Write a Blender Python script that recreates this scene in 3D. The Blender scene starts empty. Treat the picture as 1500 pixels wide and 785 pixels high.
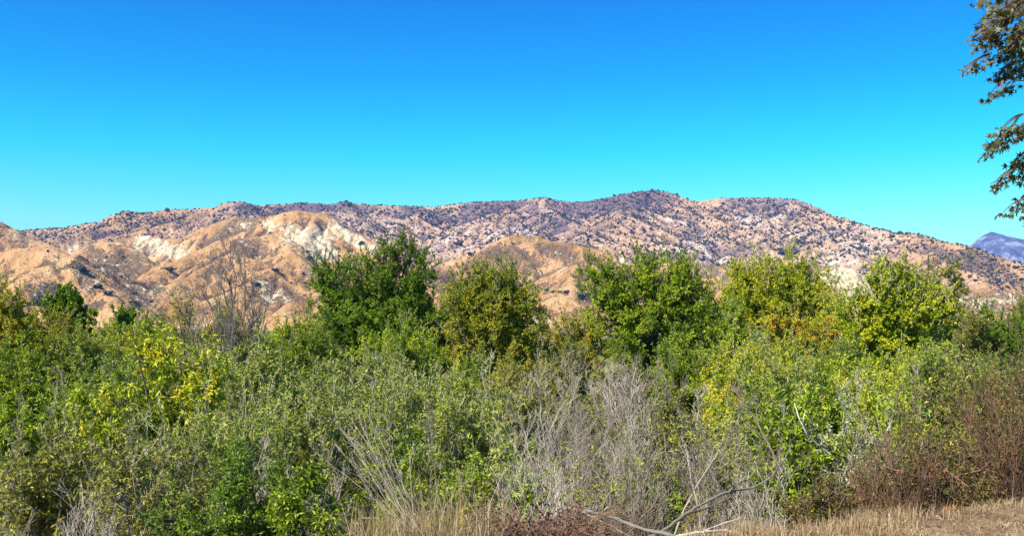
import bpy, math, time
import numpy as np
T0 = time.time()
F = 1472.0            # focal length in photo pixels (photo 1500 wide)
HY = 450.0            # horizon row of the photo
EYE = 1.6
sc = bpy.context.scene
col = sc.collection
R = math.radians

def wx(px, Y): return (px - 750.0) / F * Y
def wz(py, Y): return EYE + (HY - py) / F * Y

# ------------------------------------------------------------------ noise
_perm = np.random.RandomState(7).permutation(4096)
_val = np.random.RandomState(8).rand(4096) * 2 - 1
def _h(i, j, k=0): return _val[_perm[(_perm[(_perm[i & 4095] + j) & 4095] + k) & 4095]]
def noise2(x, y):
    x = np.asarray(x, float); y = np.asarray(y, float)
    i = np.floor(x).astype(np.int64); j = np.floor(y).astype(np.int64)
    u = x - i; v = y - j
    u = u*u*u*(u*(u*6-15)+10); v = v*v*v*(v*(v*6-15)+10)
    return ((_h(i,j)*(1-u) + _h(i+1,j)*u)*(1-v) + (_h(i,j+1)*(1-u) + _h(i+1,j+1)*u)*v)
def fbm(x, y, o=4):
    s = 0; a = 1; t = 0
    for k in range(o):
        s = s + a*noise2(x*2**k + 17.3*k, y*2**k + 9.1*k); t += a; a *= .5
    return s/t
def sstep(a, b, x):
    t = np.clip((x-a)/(b-a), 0, 1); return t*t*(3-2*t)

# ------------------------------------------------------------------ mesh + object helpers
def mesh_quads(name, V, Q, smooth=False, fattr=None, vattr=None, tris=None):
    me = bpy.data.meshes.new(name)
    V = np.ascontiguousarray(V, dtype=np.float32)
    Q = np.asarray(Q, dtype=np.int32).reshape(-1, 4)
    nT = 0 if tris is None else len(tris)
    me.vertices.add(len(V)); me.vertices.foreach_set('co', V.ravel())
    me.loops.add(len(Q)*4 + nT*3)
    idx = Q.ravel(); starts = np.arange(len(Q))*4
    if nT:
        starts = np.concatenate([starts, len(Q)*4 + np.arange(nT)*3]); idx = np.concatenate([idx, np.asarray(tris, dtype=np.int32).ravel()])
    me.loops.foreach_set('vertex_index', idx.astype(np.int32))
    me.polygons.add(len(starts)); me.polygons.foreach_set('loop_start', starts.astype(np.int32))
    if smooth: me.polygons.foreach_set('use_smooth', np.ones(len(starts), dtype=bool))
    me.update(calc_edges=True)
    for k, a in (fattr or {}).items():
        at = me.attributes.new(k, 'FLOAT', 'FACE'); at.data.foreach_set('value', np.asarray(a, dtype=np.float32))
    for k, a in (vattr or {}).items():
        at = me.attributes.new(k, 'FLOAT', 'POINT'); at.data.foreach_set('value', np.asarray(a, dtype=np.float32))
    return me
def link(name, me, mat=None, parent=None):
    o = bpy.data.objects.new(name, me); col.objects.link(o)
    if mat is not None: me.materials.append(mat)
    if parent is not None: o.parent = parent
    return o
def tag(o, label=None, cat=None, group=None, kind=None):
    if label: o['label'] = label
    if cat: o['category'] = cat
    if group: o['group'] = group
    if kind: o['kind'] = kind
    return o
def thing(name, loc, label, cat, group=None):
    o = bpy.data.objects.new(name, None); col.objects.link(o); o.location = loc; o.empty_display_size = .2
    return tag(o, label, cat, group)

# ------------------------------------------------------------------ materials
def new_mat(name):
    m = bpy.data.materials.new(name); m.use_nodes = True; nt = m.node_tree; nt.nodes.clear()
    return m, nt, nt.nodes.new('ShaderNodeOutputMaterial')
class NB:
    def __init__(s, nt): s.nt = nt; s.n = nt.nodes; s.l = nt.links
    def set(s, sock, v):
        if isinstance(v, bpy.types.NodeSocket): s.l.new(v, sock)
        elif v is not None:
            if isinstance(v, (tuple, list)) and len(v) == 3 and sock.type == 'RGBA': v = (*v, 1)
            sock.default_value = v
    def math(s, op, a, b=None, c=None, clamp=False):
        n = s.n.new('ShaderNodeMath'); n.operation = op; n.use_clamp = clamp
        for k, v in enumerate((a, b, c)):
            if v is not None: s.set(n.inputs[k], v)
        return n.outputs[0]
    def mix(s, f, a, b, mode='MIX'):
        n = s.n.new('ShaderNodeMix'); n.data_type = 'RGBA'; n.blend_type = mode
        s.set(n.inputs[0], f); s.set(n.inputs[6], a); s.set(n.inputs[7], b); return n.outputs[2]
    def noise(s, vec, scale, detail=4, rough=.5, dist=0, out=0):
        n = s.n.new('ShaderNodeTexNoise'); n.inputs['Scale'].default_value = scale; n.inputs['Detail'].default_value = detail
        n.inputs['Roughness'].default_value = rough; n.inputs['Distortion'].default_value = dist
        if vec is not None: s.l.new(vec, n.inputs['Vector'])
        return n.outputs[out]
    def ramp(s, f, stops, interp='LINEAR'):
        n = s.n.new('ShaderNodeValToRGB'); n.color_ramp.interpolation = interp; e = n.color_ramp.elements
        while len(e) < len(stops): e.new(.5)
        for k, (p, c) in enumerate(stops):
            e[k].position = p; e[k].color = (*c, 1) if len(c) == 3 else c
        s.set(n.inputs[0], f); return n.outputs[0]
    def step(s, a, b, v):
        n = s.n.new('ShaderNodeMapRange'); n.interpolation_type = 'SMOOTHSTEP'
        n.inputs[1].default_value = a; n.inputs[2].default_value = b; s.set(n.inputs[0], v); return n.outputs[0]
    def attr(s, name, out='Fac'):
        n = s.n.new('ShaderNodeAttribute'); n.attribute_name = name; return n.outputs[out]
    def bump(s, h, strength, dist):
        n = s.n.new('ShaderNodeBump'); n.inputs['Strength'].default_value = strength; n.inputs['Distance'].default_value = dist
        s.set(n.inputs['Height'], h); return n.outputs[0]
    def bsdf(s, color, rough, normal=None, spec=.5):
        n = s.n.new('ShaderNodeBsdfPrincipled'); s.set(n.inputs['Base Color'], color); s.set(n.inputs['Roughness'], rough)
        n.inputs['Specular IOR Level'].default_value = spec
        if normal is not None: s.l.new(normal, n.inputs['Normal'])
        return n.outputs[0]

def leaf_mat(name, cols, back=None, transl=.3, rough=.45, spec=.45):
    """cols: colours spread over the per-leaf random value; back: colour of the leaf's underside"""
    m, nt, out = new_mat(name); b = NB(nt)
    r = b.attr('rnd')
    c = b.ramp(r, [(k/(len(cols)-1), q) for k, q in enumerate(cols)])
    if back:
        g = b.n.new('ShaderNodeNewGeometry')
        c = b.mix(b.math('MULTIPLY', g.outputs['Backfacing'], .75), c, back)
    p = b.bsdf(c, rough, spec=spec)
    t = b.n.new('ShaderNodeBsdfTranslucent'); b.set(t.inputs[0], b.mix(1.0, c, (1.0, 1.0, .45), 'MULTIPLY'))
    mx = b.n.new('ShaderNodeMixShader'); mx.inputs[0].default_value = transl
    b.l.new(p, mx.inputs[1]); b.l.new(t.outputs[0], mx.inputs[2]); b.l.new(mx.outputs[0], out.inputs[0])
    return m
def bark_mat(name, c1, c2, scale=14):
    m, nt, out = new_mat(name); b = NB(nt)
    tc = b.n.new('ShaderNodeTexCoord').outputs['Object']
    r = b.attr('rnd')
    n1 = b.noise(tc, scale, 3, .6); n2 = b.noise(tc, 1.3, 2)
    f = b.math('ADD', b.math('MULTIPLY', n1, .6), b.math('ADD', b.math('MULTIPLY', r, .5), b.math('MULTIPLY', b.math('SUBTRACT', n2, .5), .6)))
    c = b.ramp(f, [(.25, c1), (.85, c2)])
    b.l.new(b.bsdf(c, .8, b.bump(n1, .5, .02), .25), out.inputs[0])
    return m

GR = {
 'dark':   [(.060,.110,.008),(.120,.200,.010),(.190,.290,.014),(.30,.40,.02)],
 'bright': [(.080,.125,.008),(.190,.270,.012),(.330,.420,.018),(.54,.56,.04)],
 'yellow': [(.120,.170,.008),(.270,.340,.012),(.450,.480,.016),(.62,.58,.03),(.68,.42,.02)],
 'autumn': [(.100,.140,.010),(.220,.260,.016),(.370,.360,.022),(.52,.40,.03),(.58,.25,.02)],
 'olive':  [(.070,.080,.010),(.180,.190,.018),(.340,.335,.035),(.56,.48,.12)],
 'willow': [(.065,.090,.008),(.180,.230,.016),(.370,.410,.035),(.62,.60,.18)],
 'walnut': [(.130,.190,.010),(.290,.370,.014),(.430,.460,.022),(.58,.52,.03),(.64,.38,.02)],
 'silver': [(.120,.135,.050),(.260,.280,.110),(.400,.400,.210),(.60,.57,.40)],
 'rust':   [(.040,.048,.010),(.115,.125,.018),(.210,.205,.030),(.24,.12,.035),(.42,.045,.025)],
}
BACK = {'willow': (.27,.32,.06), 'silver': (.42,.43,.26), 'olive': (.22,.23,.09), 'rust': (.16,.15,.07)}
LM = {}
def lmat(k):
    if k not in LM: LM[k] = leaf_mat('leaf_' + k, GR[k], BACK.get(k), .24, .5, .22)
    return LM[k]
BK = {'grey': bark_mat('bark_grey', (.11,.085,.064), (.42,.35,.275)),
      'pale': bark_mat('bark_pale', (.24,.195,.15), (.60,.52,.42)),
      'dark': bark_mat('bark_dark', (.035,.028,.024), (.13,.105,.09)),
      'brown': bark_mat('bark_brown', (.075,.05,.035), (.24,.17,.12)),
      'red': bark_mat('bark_red', (.065,.038,.026), (.27,.150,.092)),
      'wood': bark_mat('bark_wood', (.07,.056,.045), (.22,.185,.15)),
      'darkgrey': bark_mat('bark_darkgrey', (.06,.05,.045), (.22,.185,.16)),
      'tan': bark_mat('bark_tan', (.30,.22,.13), (.62,.50,.33))}

# ------------------------------------------------------------------ wood + leaf geometry (all vectorised)
def unit(v): return v / (np.linalg.norm(v, axis=-1, keepdims=True) + 1e-9)
class Wood:
    def __init__(s): s.V = []; s.Q = []; s.R = []; s.n = 0
    def add(s, P, rad, sides, rnd=None):
        """P (B,n,3) polylines, rad (B,n)"""
        B, n, _ = P.shape
        if B == 0: return
        ax = unit(P[:, -1] - P[:, 0])
        ref = np.where(np.abs(ax[:, 2:3]) > .8, [[1., 0, 0]], [[0, 0, 1.]])
        u = unit(np.cross(ax, ref)); v = np.cross(ax, u)
        a = np.arange(sides) * 2*np.pi/sides
        ring = u[:, None, :]*np.cos(a)[None, :, None] + v[:, None, :]*np.sin(a)[None, :, None]
        V = P[:, :, None, :] + ring[:, None] * rad[:, :, None, None]
        base = (np.arange(B)*n*sides)[:, None, None]
        j = (np.arange(n-1)*sides)[None, :, None]; k = np.arange(sides)[None, None, :]; k2 = (k+1) % sides
        Q = np.stack([base+j+k, base+j+k2, base+j+sides+k2, base+j+sides+k], -1).reshape(-1, 4) + s.n
        s.V.append(V.reshape(-1, 3)); s.Q.append(Q); s.n += B*n*sides
        if rnd is None: rnd = np.random.RandomState(B*7+n).rand(B)
        s.R.append(np.repeat(rnd, (n-1)*sides))
    def mesh(s, name):
        return mesh_quads(name, np.concatenate(s.V), np.concatenate(s.Q), True, {'rnd': np.concatenate(s.R)})
def bez(p0, c, p1, n):
    t = np.linspace(0, 1, n)[None, :, None]
    return p0[:, None]*(1-t)**2 + 2*c[:, None]*t*(1-t) + p1[:, None]*t*t
def along(P, t):
    n = P.shape[1]; f = np.clip(t, 0, .9999)*(n-1); i = f.astype(int); w = (f-i)[:, None]; b = np.arange(len(P))
    return P[b, i]*(1-w) + P[b, i+1]*w, unit(P[b, i+1]-P[b, i])
def kids(rng, P, rad, K, t0, L, n=4, spread=.8, out=None, up=.15, bend=.25, t1=1.0, centre=None, keep=.5):
    """K children for each parent polyline; returns polylines, radii"""
    B = len(P); idx = np.repeat(np.arange(B), K)
    t = t0 + (t1-t0)*((np.tile(np.arange(K), B) + rng.rand(B*K))/K)
    s, tan = along(P[idx], t)
    d = tan*keep + unit(rng.randn(B*K, 3))*spread + np.array([0, 0, up])
    if centre is not None: d = d + unit(s - centre[idx] if centre.ndim == 2 else s - centre)*.5
    d = unit(d)
    ll = (L*(.6+.8*rng.rand(B*K)))[:, None] * (1 - .35*t[:, None])
    e = s + d*ll; c = s + d*ll*.5 + unit(rng.randn(B*K, 3))*ll*bend*.6
    Q = bez(s, c, e, n)
    pr = np.interp(t, np.linspace(0, 1, rad.shape[1]), np.linspace(1, 0, rad.shape[1]))
    r0 = rad[idx, 0]*(.35+.3*pr)*.9 + rad[idx, -1]*.5
    rr = r0[:, None]*np.linspace(1, .35, n)[None]
    return Q, rr
class Leaves:
    def __init__(s): s.V = []; s.R = []
    def add(s, rng, p, d, L, W, rnd, up=.6, fold=.25, droop=0.0):
        N = len(p); d = unit(d + np.array([0, 0, -droop]))
        nr = unit(rng.randn(N, 3)*(1-up) + np.array([0, -.15, 1.])*up)
        side = unit(np.cross(d, nr)); nr = np.cross(side, d)
        l = (L*(.65+.7*rng.rand(N)))[:, None]; w = l*(W/L)*.5
        m = p + d*l*.45
        V = np.stack([p, m + side*w + nr*w*fold, p + d*l - nr*l*.08, m - side*w + nr*w*fold], 1)
        s.V.append(V.reshape(-1, 3)); s.R.append(rnd)
    def mesh(s, name):
        V = np.concatenate(s.V); Q = np.arange(len(V)).reshape(-1, 4)
        return mesh_quads(name, V, Q, False, {'rnd': np.concatenate(s.R)})
def leaf_along(rng, lv, P, k, L, W, cl, up, droop, t0=.2, jitter=.45, crnd=.6):
    B = len(P); idx = np.repeat(np.arange(B), k); t = t0 + (1-t0)*rng.rand(B*k)
    s, tan = along(P[idx], t)
    d = tan*.6 + unit(rng.randn(B*k, 3))*(.5+jitter)
    r = np.clip(rng.rand(B*k)*(1-crnd) + cl[idx]*crnd, 0, 1)
    lv.add(rng, s, d, L, W, r, up, .3, droop)

seed = [100]
def plant(name, cat, label, group, base, lobes, leaf='bright', bark='grey', trunk_r=.12, stems=1, dens=1.0, L=.09, W=.045,
          cs=.55, lpt=8, wood3=False, up=.4, droop=.15, hue=0.0, lob_noise=.3, k2=6, k3=4, crown_name='crown', ncl=None, fill=.45, shoots=.35):
    """a leafy plant: trunk(s) > limbs to each lobe > branches to clumps on the lobe > twigs > leaves. World coordinates in, local out."""
    seed[0] += 1; rng = np.random.RandomState(seed[0])
    base = np.array(base, float); lob = np.array(lobes, float); lob[:, :3] -= base
    t = thing(name, tuple(base), label, cat, group)
    top = lob[:, 2].max()
    wd = Wood(); nl = len(lob)
    if stems == 1:
        mean = lob[:, :3].mean(0); fork = np.array([mean[0]*.35, mean[1]*.35, max(.25*top, .3)])
        tp = bez(np.zeros((1, 3)) + [0, 0, -.3], np.array([[rng.randn()*.15, 0, fork[2]*.5]]), fork[None], 6)
        wd.add(tp, trunk_r*np.linspace(1.25, .85, 6)[None], 8)
        st = np.repeat(fork[None], nl, 0) + rng.randn(nl, 3)*.02
    else:
        st = rng.randn(nl, 3)*[.35, .35, 0]*min(1.0, top*.2) + [0, 0, -.2]
    ctrl = st*.6 + lob[:, :3]*.4 + np.stack([rng.randn(nl)*.2, rng.randn(nl)*.2, (lob[:, 2]-st[:, 2])*.25], 1)
    endp = lob[:, :3] + np.stack([rng.randn(nl)*.15, rng.randn(nl)*.15, lob[:, 5]*.45], 1)
    lim = bez(st, ctrl, endp, 7)
    lr = trunk_r*(.75 if stems == 1 else .6)*np.linspace(1, .25, 7)[None]*np.ones((nl, 1))
    wd.add(lim, lr, 6)
    area = (lob[:, 3]*lob[:, 5]); tot = area.sum()
    N = ncl or int(max(20, dens*tot*9/(cs*cs)*.36))
    li = rng.choice(nl, N, p=area/tot)
    dr = unit(rng.randn(N, 3)+[0, 0, .25]); rr = (fill + (1-fill)*rng.rand(N)**.6)
    rr = rr*(1 + lob_noise*noise2(dr[:, 0]*2.3 + li*7 + seed[0], dr[:, 2]*2.3 + dr[:, 1]*1.7))
    C = lob[li, :3] + dr*rr[:, None]*lob[li, 3:6]
    C[:, 2] = np.maximum(C[:, 2], .15)
    s0, tan = along(lim[li], rng.uniform(.25, 1, N))
    s0[:, 2] = np.minimum(s0[:, 2], np.maximum(C[:, 2]-.1, .05) + .0) if False else s0[:, 2]
    l1 = bez(s0, s0*.45 + C*.55 + np.stack([rng.randn(N)*.1, rng.randn(N)*.1, -.12*np.abs(C[:, 2]-s0[:, 2])], 1), C, 5)
    r1 = np.full((N, 1), trunk_r*.2)*np.linspace(1, .3, 5)[None]
    wd.add(l1, r1, 4)
    l2, r2 = kids(rng, l1, r1, k2, .45, cs, 3, .75, up=.2, centre=lob[li, :3])
    wd.add(l2, r2, 3)
    c2 = np.repeat(rng.rand(N), k2)
    l3, r3 = kids(rng, l2, r2, k3, .25, cs*.5, 3, .8, up=.15)
    twig = .0030*max(1, base[1]/14)
    if wood3: wd.add(l3, np.maximum(r3, twig), 3)
    c3 = np.clip(np.repeat(c2, k3) + hue, 0, 1)
    lv = Leaves()
    if shoots:
        ns = int(N*shoots); o_ = rng.choice(N, ns, p=(lambda q: q/q.sum())(np.clip(C[:, 2]-C[:, 2].mean(), 0, None)+.02)); sl_ = cs*rng.uniform(.9, 2.1, ns)[:, None]
        dd = unit(rng.randn(ns, 3)*.38 + [0, 0, 1]); e_ = C[o_] + dd*sl_; sh = bez(C[o_], C[o_]+dd*sl_*.5 + rng.randn(ns, 3)*.05, e_, 5)
        rs = np.full((ns, 1), max(.0028, trunk_r*.07))*np.linspace(1, .4, 5)[None]; wd.add(sh, rs, 3)
        sk, rk_ = kids(rng, sh, rs, 4, .25, cs*.42, 3, .5, up=.5); wd.add(sk, np.maximum(rk_, twig), 3)
        leaf_along(rng, lv, sh, lpt, L, W, rng.rand(ns)*.8+hue, up, droop); leaf_along(rng, lv, sk, max(3, lpt//2), L, W, np.repeat(rng.rand(ns)*.8+hue, 4), up, droop)
    leaf_along(rng, lv, l3, lpt, L, W, c3, up, droop)
    leaf_along(rng, lv, l2, max(2, lpt//2), L, W, np.clip(c2+hue, 0, 1), up, droop)
    link('trunk' if stems == 1 else 'stems', wd.mesh(name+'_wood'), BK[bark], t)
    link(crown_name, lv.mesh(name+'_leaves'), lmat(leaf), t)
    return t

def auto_lobes(px, ytop, Y, w, ybot, n, sd, yd=1.0):
    """lobes filling the outline w x (ytop..ybot) of the photo at distance Y"""
    r = np.random.RandomState(sd); L = []
    W = w/F*Y*.5; zt = wz(ytop, Y); zb = max(wz(ybot, Y), ground_z(wx(px, Y), Y)); H = zt - zb
    cx = wx(px, Y)
    for k in range(n):
        f = k/(n-1) if n > 1 else .5
        z = zb + H*(.80 - .62*f) if k else zb + H*.72
        rad = W*r.uniform(.48, .66)
        off = (0 if k == 0 else r.uniform(-1, 1)*(W-rad)*1.1)
        rz = min(H*.34, rad*1.1); z = min(z, zt-rz*.95) - (0 if k == 0 else r.uniform(0, .12)*H)
        L.append((cx+off, Y + r.uniform(-.5, .5)*W*yd, z, rad, rad*.9*yd, rz))
    return L
# ------------------------------------------------------------------ ground
def edge_y(x): return np.where(x > 1, 6.5 + (x-1)*.53, 6.5 - np.clip(1-x, 0, 5)*.14)
def ground_z(x, y):
    x = np.asarray(x, float); y = np.asarray(y, float)
    e = edge_y(x) + .14*noise2(x*.8, y*.3)
    dd = np.maximum(y-e, 0); z = -4.6*(1-np.exp(-(dd*dd/(dd+.5))/3.6))
    z = z - 20*sstep(80, 900, y)
    near = 1-sstep(40, 90, np.hypot(x, y))
    z = z + near*.035*fbm(x*1.7, y*1.7, 3) + (1-sstep(300, 900, y))*.25*fbm(x*.07, y*.07, 2)*sstep(8, 20, y)
    return float(z) if z.ndim == 0 else z

# ------------------------------------------------------------------ hills
def plain(D): return -10.1 + 0*D
NC, NR = 1280, 560
gpx = np.linspace(-330, 1830, NC)
gD = np.concatenate([np.linspace(850, 2400, 300), np.linspace(2408, 5000, NR-300)])
GX = (gpx[None] - 750)/F*gD[:, None]; GY = np.repeat(gD[:, None], NC, 1)
WX = GX + 16*fbm(GX/110, GY/110, 4) + 5*fbm(GX/24+9, GY/24, 2)
WY = GY + 16*fbm(GX/110+50, GY/110+20, 4) + 5*fbm(GX/24, GY/24+5, 2)
GZ = np.full(GX.shape, -30.0)
CREST = np.full(GX.shape, 1e3)          # distance to the nearest ridge line: small on crests, large in gullies
WHO = np.zeros(GX.shape)                # which range
def stamp(a, b, s, r, who):
    hi = max(a[2], b[2]) + 25; rad = hi/s + r
    y0, y1 = min(a[1], b[1]) - rad, max(a[1], b[1]) + rad
    i0, i1 = np.searchsorted(gD, [y0, y1])
    if i1 <= i0: return
    ya = max(gD[i0], y0); x0, x1 = min(a[0], b[0]) - rad, max(a[0], b[0]) + rad
    p0 = min(x0/ya, x0/gD[i1-1])*F + 750; p1 = max(x1/ya, x1/gD[i1-1])*F + 750
    j0, j1 = np.searchsorted(gpx, [p0, p1])
    if j1 <= j0: return
    X = WX[i0:i1, j0:j1]; Y = WY[i0:i1, j0:j1]
    dx, dy = b[0]-a[0], b[1]-a[1]; L2 = dx*dx+dy*dy+1e-6
    t = np.clip(((X-a[0])*dx + (Y-a[1])*dy)/L2, 0, 1)
    d = np.hypot(X-a[0]-t*dx, Y-a[1]-t*dy)
    z = a[2] + t*(b[2]-a[2]) - s*(np.sqrt(d*d+r*r)-r)
    Z = GZ[i0:i1, j0:j1]; m = z > Z
    Z[m] = z[m]; CREST[i0:i1, j0:j1][m] = d[m]; WHO[i0:i1, j0:j1][m] = who
def ridge(pts, s, r, who, seed, sp1, len1, sp2, len2, sp3=0, len3=0, both=False, drop=.30, zend=0):
    """pts: (px, py, D) crest points traced on the skyline; spurs branch off it"""
    rng = np.random.RandomState(seed)
    P = np.array([(wx(a, D), D, wz(b, D)) for a, b, D in pts])
    for a, b in zip(P[:-1], P[1:]): stamp(a, b, s, r, who)
    seg = np.hypot(*(P[1:, :2]-P[:-1, :2]).T); cum = np.concatenate([[0], np.cumsum(seg)])
    def branch(p, d, length, dz, r, lvl):
        q = p.copy(); n = 5; out = [q.copy()]
        for k in range(n):
            d = d + rng.randn(2)*.16; d = d/np.hypot(*d)
            q = q + np.array([d[0]*length/n, d[1]*length/n, -dz*length/n*(1.25-.12*k)]); q[2] = max(q[2], -24)
            out.append(q.copy()); stamp(out[-2], out[-1], s*1.12, r, who)
        out = np.array(out)
        spc, ln = (sp2, len2) if lvl == 1 else (sp3, len3)
        if not spc or lvl > 2: return
        m = max(int(length/spc), 0); side = rng.choice([-1, 1])
        for k in range(m):
            for sg in (side, -side):
                t = (k + rng.rand())/max(m, 1)*n; i = min(int(t), n-1); pp = out[i] + (out[i+1]-out[i])*(t-i)
                if pp[2] < 6: continue
                pp = pp - [0, 0, .8 + 1.0*(lvl == 1)]
                dd = np.array([d0 for d0 in (out[i+1]-out[i])[:2]]); dd /= np.hypot(*dd)
                pr = np.array([-dd[1], dd[0]])*sg
                nd = dd*rng.uniform(.5, 1.0) + pr
                branch(pp, nd/np.hypot(*nd), ln*rng.uniform(.6, 1.4), drop*1.25, r*.55, lvl+1)
    x = rng.uniform(0, sp1)
    while x < cum[-1]:
        i = min(np.searchsorted(cum, x)-1, len(P)-2); i = max(i, 0); t = (x-cum[i])/seg[i]
        p = P[i] + t*(P[i+1]-P[i]) - [0, 0, 1.5]
        for sy in ((-1, 1) if both else (-1,)):
            dz = drop*rng.uniform(.85, 1.15); ln = len1*rng.uniform(.7, 1.25)
            if p[2]-zend < dz*ln: ln = max((p[2]-zend)/dz, 40)
            d = np.array([rng.uniform(-.65, .65), sy*1.0]); branch(p, d/np.hypot(*d), ln, dz, r*.8, 1)
        x += sp1*rng.uniform(.6, 1.4)
SKY = [(-420,330,3900),(-200,318,3900),(0,333,3900),(30,338,3900),(60,336,3900),(100,333,3850),(130,328,3800),(150,325,3800),(173,313,3800),(187,309,3800),(205,313,3800),(240,308,3850),
 (280,307,3900),(320,304,3900),(336,297,3900),(350,295,3900),(365,299,3950),(380,302,4000),(440,297,4050),(480,300,4100),(505,296,4100),(530,300,4150),(580,302,4200),(640,303,4200),(700,296,4200),
 (760,294,4200),(800,290,4150),(820,295,4150),(850,297,4150),(890,290,4100),(920,283,4100),(955,278,4100),(985,283,4100),(1010,293,4050),(1028,295,4050),(1050,291,4000),(1100,290,3950),
 (1135,290,3900),(1165,294,3850),(1190,302,3800),(1215,315,3750),(1245,336,3700),(1280,339,3600),(1310,341,3500),(1340,343,3400),(1370,350,3300),(1400,364,3200),(1440,386,3100),(1480,403,3000),(1530,418,2900),(1620,435,2800),(1750,440,2800)]
ridge(SKY, .66, 12, 1, 5, 230, 1250, 105, 300, 52, 95, drop=.27, zend=-10)
ridge([(-300,318,2700),(-120,308,2650),(0,327,2600),(15,334,2600),(30,346,2600),(60,356,2550),(100,366,2500),(150,392,2450)], .6, 14, 2, 6, 130, 500, 70, 110, 40, 45, drop=.36)
ridge([(-350,352,1500),(-150,360,1500),(0,372,1500),(35,366,1480),(62,362,1470),(88,369,1450),(112,390,1420),(139,414,1380),(171,447,1330),(187,462,1300)], .66, 16, 3, 7, 150, 500, 70, 90, 34, 30, both=True, drop=.29)
ridge([(95,384,2150),(107,374,2120),(134,361,2080),(158,354,2050),(182,356,2020),(203,369,1980),(227,389,1930),(236,406,1890),(246,430,1820)], .78, 9, 4, 8, 120, 420, 64, 90, 34, 34, both=True, drop=.30)
ridge([(160,356,2750),(187,348,2700),(214,346,2650),(249,350,2620),(268,350,2600),(278,344,2580),(308,331,2560),(332,322,2550),(348,317,2540),(361,321,2520),(390,318,2500),(422,310,2480),(440,310,2470),
       (478,313,2450),(500,330,2400),(521,345,2360),(545,358,2300),(580,376,2250),(620,398,2200)], .86, 6, 5, 9, 140, 560, 74, 110, 36, 40, both=True, drop=.33)
ridge([(190,458,1500),(227,420,1620),(254,396,1700),(281,374,1780),(321,354,1850),(350,350,1880),(380,346,1900),(404,345,1900),(414,353,1880),(430,374,1800),(457,391,1740),(473,405,1700),(500,430,1600),(530,450,1500)], .76, 12, 6, 10, 150, 560, 76, 105, 36, 34, both=True, drop=.27)
ridge([(640,415,2000),(671,393,2080),(698,374,2150),(725,361,2200),(737,349,2220),(748,345,2220),(786,346,2200),(802,353,2180),(834,358,2160),(866,364,2140),(898,374,2120),(914,381,2100),(950,400,2050),(980,420,2000)], .80, 8, 7, 11, 140, 600, 72, 105, 34, 36, both=True, drop=.30)
ridge([(930,400,2500),(960,390,2500),(994,382,2480),(1026,385,2450),(1056,391,2400),(1100,402,2350)], .64, 14, 8, 12, 110, 400, 60, 90, both=True, drop=.3)
ridge([(1150,384,2500),(1170,385,2450),(1195,389,2400),(1215,391,2350),(1230,387,2300),(1245,393,2280),(1266,411,2240),(1290,430,2200)], .72, 9, 9, 13, 70, 380, 40, 70, 24, 32, both=True, drop=.42)
ridge([(1330,446,1500),(1370,438,1520),(1410,432,1550),(1437,424,1560),(1470,426,1560),(1500,429,1560),(1560,424,1560),(1650,420,1560),(1800,418,1560)], .62, 12, 10, 14, 70, 300, 40, 60, 24, 30, both=True, drop=.36)
ridge([(560,420,1900),(590,412,1900),(620,420,1880),(650,432,1850)], .5, 16, 8, 15, 80, 260, 45, 70, both=True, drop=.3)
ridge([(770,462,1350),(794,456,1350),(823,434,1360),(839,441,1350),(870,455,1340),(920,463,1300)], .6, 10, 11, 16, 60, 180, 34, 50, both=True, drop=.4)
ridge([(220,486,1150),(262,470,1200),(300,462,1250),(350,458,1250),(420,464,1200),(480,474,1150)], .4, 14, 6, 17, 70, 160, 40, 50, both=True, drop=.3)
def wh_(k): return (WHO == k).astype(float)
hgt = np.clip((GZ+26)/60, 0, 1)
GZ = GZ + hgt*(11*(.25-np.abs(fbm(WX/28, WY/85+3, 3)))*np.clip(CREST/20, .35*(1-wh_(1)), 1)*(1-.4*wh_(1)) + (3.6-7*np.abs(fbm(GX/46, GY/60, 3)))*1.1 + 1.6*fbm(GX/13, GY/16, 3)) * np.clip(CREST/30, .2 + .35*(1-wh_(1)), 1)
# vertices under the valley floor are folded away below the ground sheet
GZ = np.maximum(GZ, -30.0)
GPY = HY - (GZ-EYE)/GY*F
def blob(cx, cy, rx, ry, rot=0, soft=.5):
    a = R(rot); u = (gpx[None]-cx)*math.cos(a) + (GPY-cy)*math.sin(a); v = -(gpx[None]-cx)*math.sin(a) + (GPY-cy)*math.cos(a)
    q = np.sqrt((u/rx)**2 + (v/ry)**2) + 1.1*fbm(GX/60, GY/60+3, 4)
    return 1 - sstep(1-soft, 1+soft, q)
def wh(*k): return np.isin(WHO, k).astype(float)
rock = np.zeros_like(GZ)
for a in [(236,362,40,15,12),(222,352,25,7,5),(262,374,20,10,20)]: rock = np.maximum(rock, blob(*a)*wh(4, 5))
for a in [(425,333,24,11,10),(445,352,30,16,25),(470,372,26,10,10),(458,350,34,20,35),(432,340,26,14,10),(500,333,24,12,40),(395,328,10,6,0),(520,352,20,8,20),(550,366,18,7,20)]: rock = np.maximum(rock, blob(*a)*wh(5, 6))
rock = np.maximum(rock, blob(1245,413,36,24,0)*wh(9)); rock = np.maximum(rock, .75*blob(1450,440,60,14,0)*wh(10))
rock = np.maximum(rock, .8*blob(108,366,14,8,-30)*wh(1, 2, 4)); rock = np.maximum(rock, blob(40,345,40,12,15)*wh(2)*.6)
rock = np.maximum(rock, blob(800,470,40,12,0)*.8); rock = np.maximum(rock, blob(400,428,30,12,25)*.7); rock = np.maximum(rock, blob(910,383,16,6,10)*.8)
rock = np.maximum(rock, blob(285,478,30,9,0)*.9); rock = np.maximum(rock, blob(360,330,8,6,0)*.8)
rock = np.maximum(rock, blob(60,430,16,12,0)*.55); rock = np.maximum(rock, blob(220,432,34,12,-35)*.5); rock = np.maximum(rock, blob(130,405,12,18,-35)*.5)
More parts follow.
